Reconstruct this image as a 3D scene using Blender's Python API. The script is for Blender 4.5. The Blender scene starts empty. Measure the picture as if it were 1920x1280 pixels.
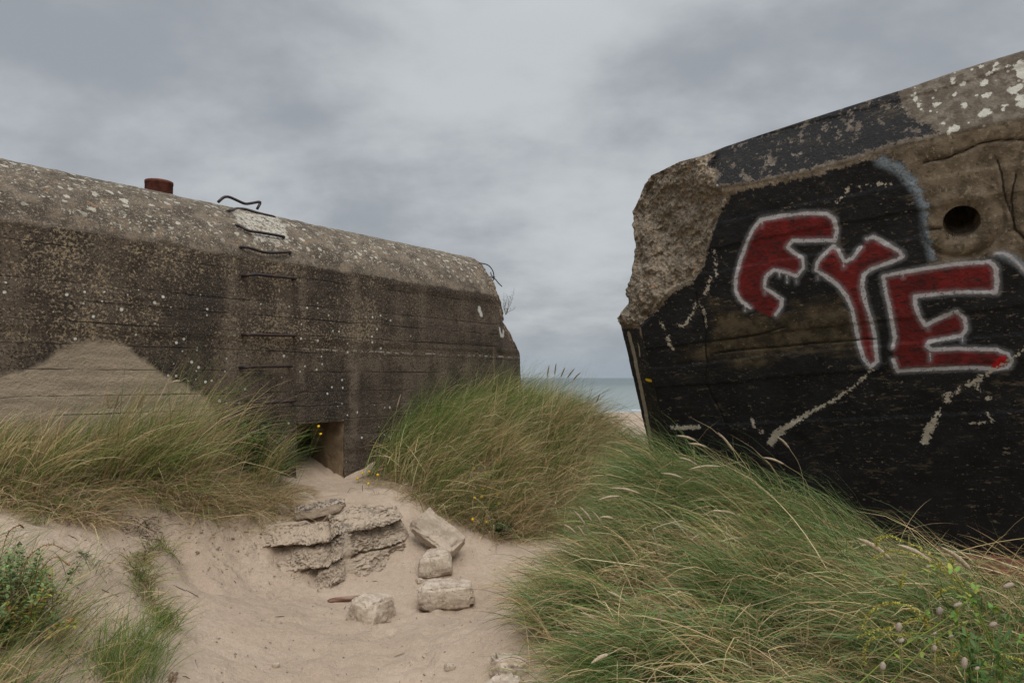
import bpy, math, random
import numpy as np
from mathutils import Vector, Matrix

rng = np.random.default_rng(11)
random.seed(11)
R = math.radians
SC = bpy.context.scene
COL = SC.collection
V3 = lambda *a: np.array(a, float)

# ------------------------------------------------------------------ camera
FPX = 1280.0
CAM = V3(0, 0, 1.6)
PITCH = math.atan(68 / 1280.0)
FW = V3(0, math.cos(PITCH), math.sin(PITCH))
UP = V3(0, -math.sin(PITCH), math.cos(PITCH))
RT = V3(1, 0, 0)


def ray(px, py):
    d = FW + RT * (px - 960) / FPX + UP * (640 - py) / FPX
    return d / np.linalg.norm(d)


def P(px, py, Y):
    d = ray(px, py)
    return CAM + d * (Y / d[1])


def PZ(px, py, z):
    d = ray(px, py)
    return CAM + d * ((z - 1.6) / d[2])


def proj(p):
    q = np.asarray(p, float) - CAM
    f = q @ FW
    return 960 + FPX * (q @ RT) / f, 640 - FPX * (q @ UP) / f


# ------------------------------------------------------------------ numpy noise
_perm = np.random.default_rng(5).random((64, 64, 64)).astype(np.float32)


def vnoise(x, y, z=0.0):
    x, y, z = np.broadcast_arrays(np.asarray(x, float), np.asarray(y, float), np.asarray(z, float))
    xi, yi, zi = np.floor(x).astype(int), np.floor(y).astype(int), np.floor(z).astype(int)
    fx, fy, fz = x - xi, y - yi, z - zi
    fx, fy, fz = [f * f * (3 - 2 * f) for f in (fx, fy, fz)]
    r = 0
    for a in (0, 1):
        for b in (0, 1):
            for c in (0, 1):
                w = (fx if a else 1 - fx) * (fy if b else 1 - fy) * (fz if c else 1 - fz)
                r = r + w * _perm[(xi + a) & 63, (yi + b) & 63, (zi + c) & 63]
    return r * 2 - 1


def fbm(x, y, z=0.0, s=1.0, o=4, g=0.5, seed=0.0):
    t, a, n = 0, 1.0, 0
    x = np.asarray(x, float) * s + seed * 7.31
    y = np.asarray(y, float) * s + seed * 3.17
    z = np.asarray(z, float) * s + seed * 1.71
    for k in range(o):
        t = t + a * vnoise(x, y, z)
        n += a
        a *= g
        x, y, z = x * 2.03 + 5.1, y * 2.03 + 1.7, z * 2.03 + 9.2
    return t / n


def sstep(a, b, x):
    t = np.clip((x - a) / (b - a), 0, 1)
    return t * t * (3 - 2 * t)


def segdist(pts, X, Z, closed=False):
    pts = np.asarray(pts, float)
    m = len(pts)
    best = np.full(X.shape, 1e9)
    for i in range(m if closed else m - 1):
        a, b = pts[i], pts[(i + 1) % m]
        dx, dz = b - a
        L = dx * dx + dz * dz + 1e-12
        t = np.clip(((X - a[0]) * dx + (Z - a[1]) * dz) / L, 0, 1)
        best = np.minimum(best, (X - a[0] - t * dx) ** 2 + (Z - a[1] - t * dz) ** 2)
    return np.sqrt(best)


def inside(pts, X, Z):
    pts = np.asarray(pts, float)
    c = np.zeros(X.shape, bool)
    m = len(pts)
    for i in range(m):
        a, b = pts[i], pts[(i + 1) % m]
        if a[1] == b[1]:
            continue
        cond = ((a[1] > Z) != (b[1] > Z)) & (X < (b[0] - a[0]) * (Z - a[1]) / (b[1] - a[1]) + a[0])
        c ^= cond
    return c


def sdpoly(pts, X, Z):
    d = segdist(pts, X, Z, True)
    return np.where(inside(pts, X, Z), -d, d)


# ------------------------------------------------------------------ objects
def tag(o, label=None, cat=None, group=None, kind=None):
    if label: o['label'] = label
    if cat: o['category'] = cat
    if group: o['group'] = group
    if kind: o['kind'] = kind
    return o


def empty(name, loc=(0, 0, 0), label=None, cat=None, group=None):
    o = bpy.data.objects.new(name, None)
    o.empty_display_size = 0.1
    COL.objects.link(o)
    o.location = [float(v) for v in loc]
    return tag(o, label, cat, group)


def mesh(name, verts, faces, mat, parent=None, attrs=None, smooth=True, loc=None, matrix=None, col=None):
    """faces: (n,4) array, triangles repeat nothing (use (n,3) array)"""
    verts = np.asarray(verts, np.float32)
    faces = np.asarray(faces, np.int32)
    me = bpy.data.meshes.new(name)
    k = faces.shape[1]
    me.vertices.add(len(verts))
    me.vertices.foreach_set('co', verts.ravel())
    me.loops.add(faces.size)
    me.loops.foreach_set('vertex_index', faces.ravel())
    me.polygons.add(len(faces))
    me.polygons.foreach_set('loop_start', np.arange(0, faces.size, k, dtype=np.int32))
    me.polygons.foreach_set('use_smooth', np.full(len(faces), smooth, bool))
    me.update(calc_edges=True)
    for n, a in (attrs or {}).items():
        at = me.attributes.new(n, 'FLOAT', 'POINT')
        at.data.foreach_set('value', np.asarray(a, np.float32).ravel())
    if col is not None:
        at = me.attributes.new('tint', 'FLOAT_COLOR', 'POINT')
        c = np.ones((len(verts), 4), np.float32)
        c[:, :3] = col
        at.data.foreach_set('color', c.ravel())
    me.materials.append(mat)
    o = bpy.data.objects.new(name, me)
    COL.objects.link(o)
    if parent: o.parent = parent
    if loc is not None: o.location = [float(v) for v in loc]
    if matrix is not None: o.matrix_world = matrix
    return o


def gridfaces(nu, nv, keep=None, flip=False):
    """vertex index = i*nv + j, i in nu, j in nv"""
    i, j = np.meshgrid(np.arange(nu - 1), np.arange(nv - 1), indexing='ij')
    a = i * nv + j
    f = np.stack([a, a + nv, a + nv + 1, a + 1], -1)
    if flip: f = f[..., ::-1]
    if keep is not None: f = f[keep]
    return f.reshape(-1, 4)


class MB:
    def __init__(s):
        s.v, s.f, s.c, s.n = [], [], [], 0

    def add(s, v, f, c=None):
        v = np.asarray(v, float).reshape(-1, 3)
        s.v.append(v); s.f.append(np.asarray(f, int) + s.n); s.n += len(v)
        s.c.append(np.tile(np.asarray(c if c is not None else (1, 1, 1), float), (len(v), 1)) if np.ndim(c) < 2 else c)

    def tube(s, pts, rad, n=6, c=None):
        pts = np.asarray(pts, float)
        m = len(pts)
        rad = np.broadcast_to(np.asarray(rad, float), (m,))
        T = np.gradient(pts, axis=0)
        T /= np.linalg.norm(T, axis=1)[:, None] + 1e-9
        ref = V3(0.3, 0.2, 1)
        if abs(T[0] @ ref / np.linalg.norm(ref)) > .93: ref = V3(1, .1, 0)
        A = np.cross(T, ref); A /= np.linalg.norm(A, axis=1)[:, None] + 1e-9
        B = np.cross(T, A)
        th = np.arange(n) * 2 * math.pi / n
        v = pts[:, None] + rad[:, None, None] * (A[:, None] * np.cos(th)[None, :, None] + B[:, None] * np.sin(th)[None, :, None])
        i, j = np.meshgrid(np.arange(m - 1), np.arange(n), indexing='ij')
        j2 = (j + 1) % n
        f = np.stack([i * n + j, i * n + j2, (i + 1) * n + j2, (i + 1) * n + j], -1).reshape(-1, 4)
        v = v.reshape(-1, 3)
        # caps
        c0, c1 = len(v), len(v) + 1
        v = np.vstack([v, pts[0], pts[-1]])
        k = np.arange(n); k2 = (k + 1) % n
        cap0 = np.stack([k2, k, np.full(n, c0), np.full(n, c0)], -1)
        f = np.vstack([f])
        s.add(v, f, c)
        s._cap(k, k2, c0, c1, m, n)

    def _cap(s, k, k2, c0, c1, m, n):
        off = s.n - (m * n + 2)
        # quads from centre using pairs (n even)
        q0 = [[off + c0, off + (2 * a + 2) % n, off + 2 * a + 1, off + 2 * a] for a in range(n // 2)]
        b = (m - 1) * n
        q1 = [[off + c1, off + b + 2 * a, off + b + 2 * a + 1, off + b + (2 * a + 2) % n] for a in range(n // 2)]
        s.f.append(np.array(q0 + q1))

    def build(s, name, mat, parent=None, smooth=True, loc=None, matrix=None):
        return mesh(name, np.vstack(s.v), np.vstack(s.f), mat, parent, None, smooth, loc, matrix, np.vstack(s.c))


def smoothpath(pts, n=24):
    pts = np.asarray(pts, float)
    m = len(pts)
    if m == 2:
        t = np.linspace(0, 1, max(2, n // 3))[:, None]
        return pts[0] * (1 - t) + pts[1] * t
    e = np.vstack([2 * pts[0] - pts[1], pts, 2 * pts[-1] - pts[-2]])
    out = []
    for q in np.linspace(0, m - 1 - 1e-6, n):
        i = int(q); t = q - i
        p0, p1, p2, p3 = e[i], e[i + 1], e[i + 2], e[i + 3]
        out.append(.5 * (2 * p1 + (p2 - p0) * t + (2 * p0 - 5 * p1 + 4 * p2 - p3) * t * t + (3 * p1 - p0 - 3 * p2 + p3) * t ** 3))
    return np.array(out)


# ------------------------------------------------------------------ material helper
class Mat:
    def __init__(s, name, rough=0.9, spec=0.2):
        s.m = bpy.data.materials.new(name)
        s.m.use_nodes = True
        s.t = s.m.node_tree
        s.n, s.l = s.t.nodes, s.t.links
        s.b = s.n['Principled BSDF']
        s.out = s.n['Material Output']
        s.b.inputs['Roughness'].default_value = rough
        s.b.inputs['Specular IOR Level'].default_value = spec
        s._co = None

    def put(s, sock, v):
        if v is None: return
        if hasattr(v, 'is_output') or isinstance(v, bpy.types.NodeSocket):
            s.l.new(v, sock)
        elif isinstance(v, (tuple, list)) and sock.type == 'RGBA' and len(v) == 3:
            sock.default_value = (*v, 1)
        else:
            sock.default_value = v

    def co(s):
        if s._co is None:
            s._co = s.n.new('ShaderNodeTexCoord').outputs['Object']
        return s._co

    def map(s, scale=(1, 1, 1), loc=(0, 0, 0), rot=(0, 0, 0), vec=None):
        n = s.n.new('ShaderNodeMapping')
        s.put(n.inputs['Vector'], vec or s.co())
        n.inputs['Scale'].default_value = scale
        n.inputs['Location'].default_value = loc
        n.inputs['Rotation'].default_value = rot
        return n.outputs[0]

    def noise(s, scale, detail=3, rough=.5, vec=None, dist=0, colour=False):
        n = s.n.new('ShaderNodeTexNoise')
        s.put(n.inputs['Vector'], vec or s.co())
        n.inputs['Scale'].default_value = scale
        n.inputs['Detail'].default_value = detail
        n.inputs['Roughness'].default_value = rough
        n.inputs['Distortion'].default_value = dist
        return n.outputs['Color' if colour else 'Fac']

    def vor(s, scale, vec=None, rand=1.0, out='Distance', feature='F1'):
        n = s.n.new('ShaderNodeTexVoronoi')
        n.feature = feature
        s.put(n.inputs['Vector'], vec or s.co())
        n.inputs['Scale'].default_value = scale
        n.inputs['Randomness'].default_value = rand
        return n.outputs[out]

    def ma(s, op, a, b=None, c=None, clamp=False):
        n = s.n.new('ShaderNodeMath')
        n.operation = op
        n.use_clamp = clamp
        s.put(n.inputs[0], a); s.put(n.inputs[1], b)
        if c is not None: s.put(n.inputs[2], c)
        return n.outputs[0]

    def ss(s, x, a, b, lo=0.0, hi=1.0):
        n = s.n.new('ShaderNodeMapRange')
        n.interpolation_type = 'SMOOTHSTEP'
        s.put(n.inputs['Value'], x)
        if a > b:
            a, b, lo, hi = b, a, hi, lo
        n.inputs['From Min'].default_value = a
        n.inputs['From Max'].default_value = b
        n.inputs['To Min'].default_value = lo
        n.inputs['To Max'].default_value = hi
        return n.outputs[0]

    def mix(s, f, a, b, mode='MIX'):
        n = s.n.new('ShaderNodeMix')
        n.data_type = 'RGBA'
        n.blend_type = mode
        s.put(n.inputs[0], f)
        s.put(n.inputs[6], a); s.put(n.inputs[7], b)
        return n.outputs[2]

    def mul(s, *a):
        r = a[0]
        for b in a[1:]: r = s.ma('MULTIPLY', r, b)
        return r

    def attr(s, name, colour=False):
        n = s.n.new('ShaderNodeAttribute')
        n.attribute_name = name
        return n.outputs['Color' if colour else 'Fac']

    def sep(s, v=None):
        n = s.n.new('ShaderNodeSeparateXYZ')
        s.put(n.inputs[0], v or s.co())
        return n.outputs

    def bump(s, h, strength=.5, dist=.01):
        n = s.n.new('ShaderNodeBump')
        n.inputs['Strength'].default_value = strength
        n.inputs['Distance'].default_value = dist
        s.put(n.inputs['Height'], h)
        s.l.new(n.outputs[0], s.b.inputs['Normal'])

    def col(s, c):
        s.put(s.b.inputs['Base Color'], c)
        return s


# ================================================================== terrain
CP = [  # X, Y, z
    (0, 3.5, 0), (-.8, 3.5, 0.02), (-.8, 4.5, .0), (0, 4.5, 0), (0, 5.3, .02), (-1.2, 4.9, .02), (-.5, 5.8, .1), (.15, 6.0, .12),
    (0, 0, 0), (0, 1.5, 0), (-.9, 2.4, .08), (-2.2, 1.0, .4), (.6, 1.2, .05), (-1.3, 3.6, .08), (-1.5, 4.4, .12),
    (-1.2, 5.35, .05), (-.8, 5.5, .06), (-1.6, 5.3, .12), (-2.38, 5.75, .60), (-1.95, 5.5, .24), (-2.0, 5.1, .14), (-1.75, 4.8, .10),
    (-4.5, 2.0, .8), (-6, 1, 1.0), (-8, 4, 1.2), (-3.6, 3.2, .85), (-2.2, 2.4, .46), (-1.75, 2.9, .32),
    (-5, 3.2, 1.0), (-3.75, 4.95, 1.0), (-2.97, 5.9, .85), (-2.66, 6.3, .78), (-2.36, 6.65, .70), (-1.95, 7.05, .52), (-1.75, 7.45, .54),
    (-1.45, 7.9, .75), (-.96, 8.5, 1.02), (-.35, 9.3, 1.12), (.1, 9.8, 1.1), (.2, 8.3, 1.0), (-.6, 8.0, .95), (.8, 7.9, .90), (1.25, 7.5, .58),
    (.2, 7.3, .72), (-.5, 7.2, .66), (.9, 7.0, .52),
    (1.7, 8.6, .25), (1.2, 10, .40), (.3, 11, .75), (2.5, 12, -.4), (1.5, 14, -.6), (0, 14, 0), (-4, 14, .8), (6, 14, 0.2),
    (0, 20, -1.4), (6, 20, -1.3), (-7, 20, -.4), (3, 35, -3.2), (-10, 35, -3), (14, 35, -3), (14, 14, .2), (14, 4, .6), (-14, 14, .6), (-14, 4, 1.2), (0, -5, .1), (-8, -5, .6), (8, -5, .5),
    (1.3, 6.05, .62), (1.6, 5.6, .54), (1.75, 5.1, .52), (2.4, 5.0, .22), (3.3, 4.5, .10), (2.9, 4.1, .16), (1.1, 5.2, .45), (.55, 5.2, .22), (.85, 6.0, .34), (1.1, 4.4, .40), (.5, 4.2, .22),
    (1.7, 4.2, .46), (1.0, 3.2, .34), (.5, 3.0, .16), (.3, 2.4, .05), (1.6, 3.0, .45), (2.2, 2.4, .5), (2.6, 3.6, .40), (3.2, 2.2, .55), (4, 3, .5), (5, 5, .4), (8, 6, .6), (3, 7, .4), (1.2, 2.0, .25),
]
for (px, py, Y) in [(660, 905, 7.15), (560, 930, 6.45), (760, 930, 6.45), (500, 960, 5.95), (640, 935, 6.2), (820, 1030, 5.85), (900, 1000, 6.35), (1000, 1020, 6.0),
                    (840, 950, 6.7), (330, 1000, 4.9), (250, 1060, 4.2), (320, 1170, 3.9), (100, 1000, 3.9), (100, 1130, 3.2), (100, 1250, 2.7),
                    (230, 1250, 3.1), (0, 950, 4.2), (700, 905, 7.05), (1060, 1000, 6.35), (950, 1150, 4.2), (1000, 1250, 3.5), (450, 970, 5.4), (180, 1070, 3.75), (400, 1180, 3.9)]:
    CP.append(tuple(P(px, py, Y)))
CP = np.array(CP)
_C2 = .35 ** 2


def _ker(d2): return np.sqrt(d2 + _C2)


_A = _ker(((CP[:, None, :2] - CP[None, :, :2]) ** 2).sum(-1)) - np.eye(len(CP)) * .06
_n = len(CP)
_Pm = np.hstack([np.ones((_n, 1)), CP[:, :2]])
_M = np.block([[_A, _Pm], [_Pm.T, np.zeros((3, 3))]])
_W = np.linalg.solve(_M, np.concatenate([CP[:, 2], np.zeros(3)]))


FEET = [(-.55 + .16 * (k % 2) + .10 * math.sin(k * 1.7), 2.9 + .34 * k, 1.5 + .25 * math.sin(k * 2.1)) for k in range(8)] + \
       [(-1.35 + .17 * (k % 2) + .12 * k, 3.3 + .33 * k, 1.1 + .3 * math.sin(k * 1.3)) for k in range(6)] + [(.02, 4.6, 1.2), (-.25, 5.25, 2.0), (-.62, 6.25, 2.3), (.1, 5.6, .9)]


def ground(X, Y, detail=True):
    X = np.asarray(X, float); Y = np.asarray(Y, float)
    shp = X.shape
    X, Y = X.ravel(), Y.ravel()
    Xc, Yc = np.clip(X, -15, 15), np.clip(Y, -6, 38)
    z = np.zeros(len(X))
    for a in range(0, len(X), 40000):
        x, y = Xc[a:a + 40000], Yc[a:a + 40000]
        k = _ker((x[:, None] - CP[:, 0]) ** 2 + (y[:, None] - CP[:, 1]) ** 2)
        z[a:a + 40000] = k @ _W[:_n] + _W[_n] + _W[_n + 1] * x + _W[_n + 2] * y
    far = np.interp(Y, [0, 38, 60, 113, 400], [-3.1, -3.1, -3.55, -4.0, -9])
    z = z * (1 - sstep(28, 40, Y)) + far * sstep(28, 40, Y)
    if detail:
        near = 1 - sstep(14, 20, Y)
        lumps = fbm(X, Y, s=1.3, o=3, seed=2) * .035 + fbm(X, Y, s=5, o=3, seed=3) * .012
        # trodden dimples
        dim = np.abs(fbm(X, Y, s=4.2, o=2, seed=8))
        z = z + near * (lumps - .018 * sstep(.25, .0, dim))
        # footprints on the path
        for fx, fy, fa in FEET:
            dx_, dy_ = X - fx, Y - fy
            a_ = (dx_ * math.cos(fa) + dy_ * math.sin(fa)) / .135
            b_ = (-dx_ * math.sin(fa) + dy_ * math.cos(fa)) / .058
            q_ = np.sqrt(a_ ** 2 + b_ ** 2)
            z = z - .020 * sstep(1.15, .6, q_) + .008 * np.exp(-((q_ - 1.35) / .28) ** 2)
        # crumbly earth under the roots, left of the rubble
        rough = np.exp(-(((X + 2.0) / .55) ** 2 + ((Y - 5.35) / .6) ** 2))
        z = z + rough * (np.abs(fbm(X, Y, s=11, o=4, g=.6, seed=4)) * .15 - .03)
        # little scarp under the left turf
        d = segdist([(-2.95, 4.6), (-2.62, 4.75), (-2.35, 4.9), (-2.05, 4.6)], X, Y)
        z = z - .10 * np.exp(-(d / .10) ** 2) * near
    return z.reshape(shp)


def gz(x, y): return float(ground(np.array([x]), np.array([y]))[0])


def graded(lo, hi, core_lo, core_hi, step, grow=1.18):
    c = list(np.arange(core_lo, core_hi + 1e-6, step))
    d, x = step, c[-1]
    while x < hi:
        d *= grow; x += d; c.append(min(x, hi))
    d, x = step, c[0]
    while x > lo:
        d *= grow; x -= d; c.insert(0, max(x, lo))
    return np.array(c)


m = Mat('sand', .95, .1)
co = m.co()
n1 = m.noise(1.1, 4, .55)
n2 = m.noise(160, 3, .7)
n3 = m.noise(26, 4, .6)
c = m.mix(m.ss(n1, .3, .7), (.355, .268, .20), (.445, .345, .262))
c = m.mix(m.ss(n3, .42, .72, 0, .45), c, (.30, .22, .155))
c = m.mix(m.ss(m.noise(2.6, 4, .6, m.map(loc=(5, 5, 5))), .48, .68, 0, .35), c, (.30, .225, .165))
c = m.mix(m.ss(n2, .42, .62, 0, .35), c, (.56, .46, .36))
sp = m.vor(95)
c = m.mix(m.mul(m.ss(sp, .16, .10), m.ss(m.noise(3, 2), .45, .6)), c, (.13, .09, .06))
sp2 = m.vor(60, m.map(loc=(3, 3, 3)))
c = m.mix(m.mul(m.ss(sp2, .13, .08), m.ss(m.noise(2.2, 2), .40, .55)), c, (.7, .66, .6))
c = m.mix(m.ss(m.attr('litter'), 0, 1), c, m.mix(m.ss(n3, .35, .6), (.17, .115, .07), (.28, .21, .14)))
m.col(c)
h = m.ma('ADD', m.mul(m.noise(9, 4, .6), 1.0), m.mul(n2, .10))
h = m.ma('ADD', h, m.mul(m.noise(38, 4, .6), .35))
m.bump(h, .9, .035)
SAND = m.m

xs = graded(-400, 400, -4.4, 4.4, .028)
ys = graded(-60, 260, 1.6, 10.5, .03)
GX, GY = np.meshgrid(xs, ys, indexing='ij')
GZ = ground(GX, GY)

# ================================================================== left bunker
VPL = ray(1950, 708)
AL = math.atan2(VPL[0], VPL[1])
LX = V3(math.sin(AL), math.cos(AL), 0)
LY = V3(-math.cos(AL), math.sin(AL), 0)
LZ = V3(0, 0, 1)
OL = V3(P(510, 708, 6.7)[0], 6.7, 0)
MLw = Matrix([[LX[0], LY[0], 0, OL[0]], [LX[1], LY[1], 0, OL[1]], [0, 0, 1, 0], [0, 0, 0, 1]])


def tolocL(p):
    q = np.asarray(p) - OL
    return np.array([q @ LX, q @ LY, q[2]])


def hitL(px, py, y=0.0):
    d = ray(px, py)
    t = (y - (CAM - OL) @ LY) / (d @ LY)
    return tolocL(CAM + d * t)


PROF = np.array([(0, 2.75), (.10, 2.90), (.22, 3.03), (.38, 3.17), (.56, 3.28), (.78, 3.375), (1.0, 3.43), (1.3, 3.47), (1.8, 3.50), (3.5, 3.52)])


PROF[1:, 1] += .03


def roof_z(y): return np.interp(y, PROF[:, 0], PROF[:, 1])


def surfL(px, py):
    """where the pixel ray meets the wall or curved roof, local coords"""
    p = hitL(px, py, 0)
    if p[2] <= 2.75: return p
    lo, hi = 0, 1.25
    for y in np.linspace(0, 1.25, 126):
        p = hitL(px, py, y)
        if p[2] <= roof_z(y): return p
    return hitL(px, py, .85)


bunkL = empty('bunker', OL, 'long grey concrete bunker with rounded lichen roof and iron rungs beside the dune', 'bunker')
bunkL.rotation_euler = (0, 0, math.atan2(LX[1], LX[0]))

dl, dr = hitL(557, 800)[0], hitL(645, 800)[0]
dt = hitL(600, 792)[2]
S_C = hitL(933, 620)[0]       # where the front face ends and the splayed corner starts
rows_z = list(np.linspace(-.3, 2.75, 108))
k = int(np.argmin([abs(z - dt) for z in rows_z])); rows_z[k] = dt
door_row = k
rows = [(0.0, z) for z in rows_z]
tt = np.linspace(0, 1, 46)[1:]
# arc-length resample of roof profile
pl = np.concatenate([[0], np.cumsum(np.hypot(*np.diff(PROF[:8], axis=0).T))])
pp = smoothpath(np.column_stack([PROF[:8], np.zeros(8)]), 60)
for i in range(1, 60): rows.append((pp[i, 0], pp[i, 1]))
rows += [(1.5, 3.515), (1.9, 3.53), (3.2, 3.55)]
rows = np.array(rows)
SIL = np.array([(1.0, 978), (1.5, 977), (1.95, 975), (2.1, 968), (2.3, 957), (2.5, 949), (2.75, 940), (2.95, 930), (3.1, 921), (3.25, 911), (3.38, 899), (3.45, 888), (3.6, 884)])
splay = R(18)
n1c, n2c, n3c = 330, 34, 60
UVs = []
base_s = np.linspace(-7, 0, n1c)
V = np.zeros((len(rows), n1c + n2c + n3c, 3))
WS, WZ = [], []
colfrac = np.linspace(0, 1, n1c)
cols_ref = -7 + (S_C + 7) * colfrac
iL, iR = int(np.argmin(abs(cols_ref - dl))), int(np.argmin(abs(cols_ref - dr)))
cols_ref[iL], cols_ref[iR] = dl, dr
for r, (y, z) in enumerate(rows):
    pxs = np.interp(z, SIL[:, 0], SIL[:, 1])
    if z <= 2.75 + 1e-6 and y == 0:
        s1 = S_C
        # chamfer line end where its projection is pxs
        best = None
        for cl in np.linspace(0.02, 1.6, 120):
            w = OL + LX * (S_C + cl * math.cos(splay)) + LY * (cl * math.sin(splay)) + LZ * z
            if proj(w)[0] >= pxs:
                break
        cl = max(cl, .02)
    else:
        # straight run until pxs
        p0 = OL + LY * y + LZ * z
        sv = np.linspace(1, 6, 500)
        pr = np.array([proj(p0 + LX * a)[0] for a in (1.0, 2, 3, 4, 5, 6)])
        s_full = np.interp(pxs, pr, [1.0, 2, 3, 4, 5, 6])
        cl = .04
        s1 = s_full - cl
        bl = min(1, y / .3)
        if bl < 1:  # hand over from the splayed corner
            s1 = S_C * (1 - bl) + s1 * bl
            for cl in np.linspace(0.02, 1.6, 120):
                w = OL + LX * (s1 + cl * math.cos(splay)) + LY * (y + cl * math.sin(splay)) + LZ * z
                if proj(w)[0] >= pxs: break
    line = cols_ref.copy()
    line = -7 + (cols_ref + 7) * ((s1 + 7) / (S_C + 7)) if abs(s1 - S_C) > 1e-6 else line
    V[r, :n1c] = np.column_stack([line, np.full(n1c, y), np.full(n1c, z)])
    q = np.linspace(0, 1, n2c + 1)[1:]
    V[r, n1c:n1c + n2c] = np.column_stack([s1 + cl * math.cos(splay) * q, y + cl * math.sin(splay) * q, np.full(n2c, z)])
    e = V[r, n1c + n2c - 1]
    q = np.linspace(0, 1, n3c + 1)[1:] ** 1.6
    V[r, n1c + n2c:] = np.column_stack([np.full(n3c, e[0]) + .02 * q, e[1] + (3.5 - e[1]) * q, np.full(n3c, z)])
X, Yv, Z = V[..., 0].copy(), V[..., 1].copy(), V[..., 2].copy()
# broken end: amount of fracture
broken = np.zeros(X.shape)
endx = V[:, n1c + n2c - 1, 0][:, None]
de = endx - X
brz = sstep(1.9, 2.35, Z)
broken = brz * sstep(.26, .08, de + .10 * fbm(X, Z, Yv, s=5, seed=3))
rough = fbm(X, Yv, Z, s=7, o=5, g=.6, seed=5)
nx = sstep(0, .6, Z - 2.75)
fac_disp = .006 * fbm(X, Yv, Z, s=4, o=5, g=.65, seed=6) + .002 * fbm(X, Yv, Z, s=22, o=3, seed=7)
step = .006 * np.sign(vnoise(X * .01 + 3.3, np.floor((Z + .06) / .17) * 3.7, 0)) * (Z < 2.75)
V[..., 1] += (fac_disp + step) * (1 - nx) - 0 * broken
V[..., 2] += fac_disp * nx * 2.5
notch = (np.arange(X.shape[1]) >= n1c)[None, :]
V[..., 0] -= broken * (.05 + .09 * rough)
V[..., 1] += broken * (.07 * np.abs(rough))
V[..., 2] += broken * .03 * rough * sstep(2.8, 3.2, Z)
# crack steps on the end
cr = segdist([tuple(hitL(*p)[[0, 2]]) for p in [(820, 645), (880, 648), (925, 650), (940, 663), (968, 668)]], X, Z)
V[..., 1] += .018 * np.exp(-(cr / .02) ** 2) * (Yv < .4)
cr2 = segdist([tuple(hitL(*p)[[0, 2]]) for p in [(300, 455), (325, 462), (345, 468)]], X, Z)
V[..., 1] += .03 * np.exp(-(cr2 / .018) ** 2) * (Yv < .1)
PATCH = [tuple(hitL(*p)[[0, 2]]) for p in [(-900, 900), (-400, 760), (0, 705), (45, 695), (90, 672), (130, 648), (160, 641), (200, 640), (235, 648), (262, 668), (290, 690), (330, 712), (372, 735), (392, 748), (402, 775), (405, 880), (405, 1100), (-900, 1300)]]
sdp = sdpoly(PATCH, X, Z)
RB = [tuple(surfL(*p)[[0, 2]]) for p in [(436, 396), (512, 404), (532, 432), (528, 452), (480, 450), (452, 425)]]
keep = np.ones((len(rows) - 1, V.shape[1] - 1), bool)
keep[:door_row, iL:iR] = False
faces = gridfaces(V.shape[0], V.shape[1], keep, flip=True)

m = Mat('bunker_concrete', .93, .15)
ox = m.sep()
big = m.noise(.9, 5, .6)
med = m.noise(5, 5, .62)
fine = m.noise(75, 3, .7)
streak = m.noise(2.2, 5, .65, m.map(scale=(1.6, 1, .35)))
wallc = m.mix(m.ss(med, .35, .65), (.052, .040, .030), (.115, .088, .066))
wallc = m.mix(m.ss(streak, .42, .62, 0, .6), wallc, (.165, .128, .095))
wallc = m.mix(m.ss(big, .35, .62, 0, .75), wallc, (.036, .029, .025))
vb = m.noise(1.0, 3, .6, m.map(scale=(2.6, 1, .25), loc=(3, 0, 0)))
wallc = m.mix(m.ss(vb, .55, .72, 0, .5), wallc, (.17, .13, .095))
for sx_, wx_ in ((-.42, .07), (1.02, .10), (.35, .05)):
    bandm = m.ss(m.ma('ABSOLUTE', m.ma('SUBTRACT', m.ma('ADD', ox[0], m.mul(m.ma('SUBTRACT', med, .5), .12)), sx_)), wx_, wx_ * .3)
    wallc = m.mix(m.mul(bandm, m.ss(m.noise(2.5, 4, .6), .3, .7), .6), wallc, (.20, .155, .115))
# beige crust speckle
spk = m.noise(44, 4, .75)
dens = m.noise(1.3, 3, .6, m.map(loc=(2, 0, 5)))
spm = m.mul(m.ss(m.ma('ADD', spk, m.mul(m.ma('SUBTRACT', dens, .5), .50)), .54, .605), m.ss(ox[2], 1.6, 2.0))
spm = m.mul(spm, m.ss(ox[0], 2.9, .2, .25, 1))
wallc = m.mix(m.mul(spm, .82), wallc, (.36, .28, .18))
# fine grit
wallc = m.mix(m.ss(fine, .56, .66, 0, .65), wallc, (.27, .215, .16))
wallc = m.mix(m.ss(m.noise(55, 2, .6), .45, .34, 0, .8), wallc, (.022, .018, .015))
# pale lower patch
patch = m.ss(m.ma('ADD', m.attr('sdp'), m.mul(m.ma('SUBTRACT', m.noise(9, 5, .65), .5), .12)), .03, -.035)
plain = m.mix(m.ss(m.noise(3, 4, .6, m.map(scale=(.5, 1, 3))), .35, .68), (.28, .225, .165), (.42, .335, .245))
plain = m.mix(m.ss(fine, .5, .7, 0, .35), plain, (.2, .16, .12))
wallc = m.mix(patch, wallc, plain)
# rounded shoulder
sh = m.ss(m.ma('ADD', ox[2], m.mul(m.ma('SUBTRACT', med, .5), .12)), 2.735, 2.765)
shc = m.mix(m.ss(med, .36, .62), (.075, .058, .042), (.185, .145, .105))
shc = m.mix(m.ss(m.noise(18, 4, .7), .5, .62, 0, .8), shc, (.075, .066, .058))
shc = m.mix(m.ss(fine, .54, .64, 0, .6), shc, (.40, .34, .26))
shc = m.mix(m.mul(m.ss(m.noise(14, 3, .6, m.map(loc=(9, 1, 1))), .64, .70), .6), shc, (.34, .19, .10))
wallc = m.mix(sh, wallc, shc)
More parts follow.
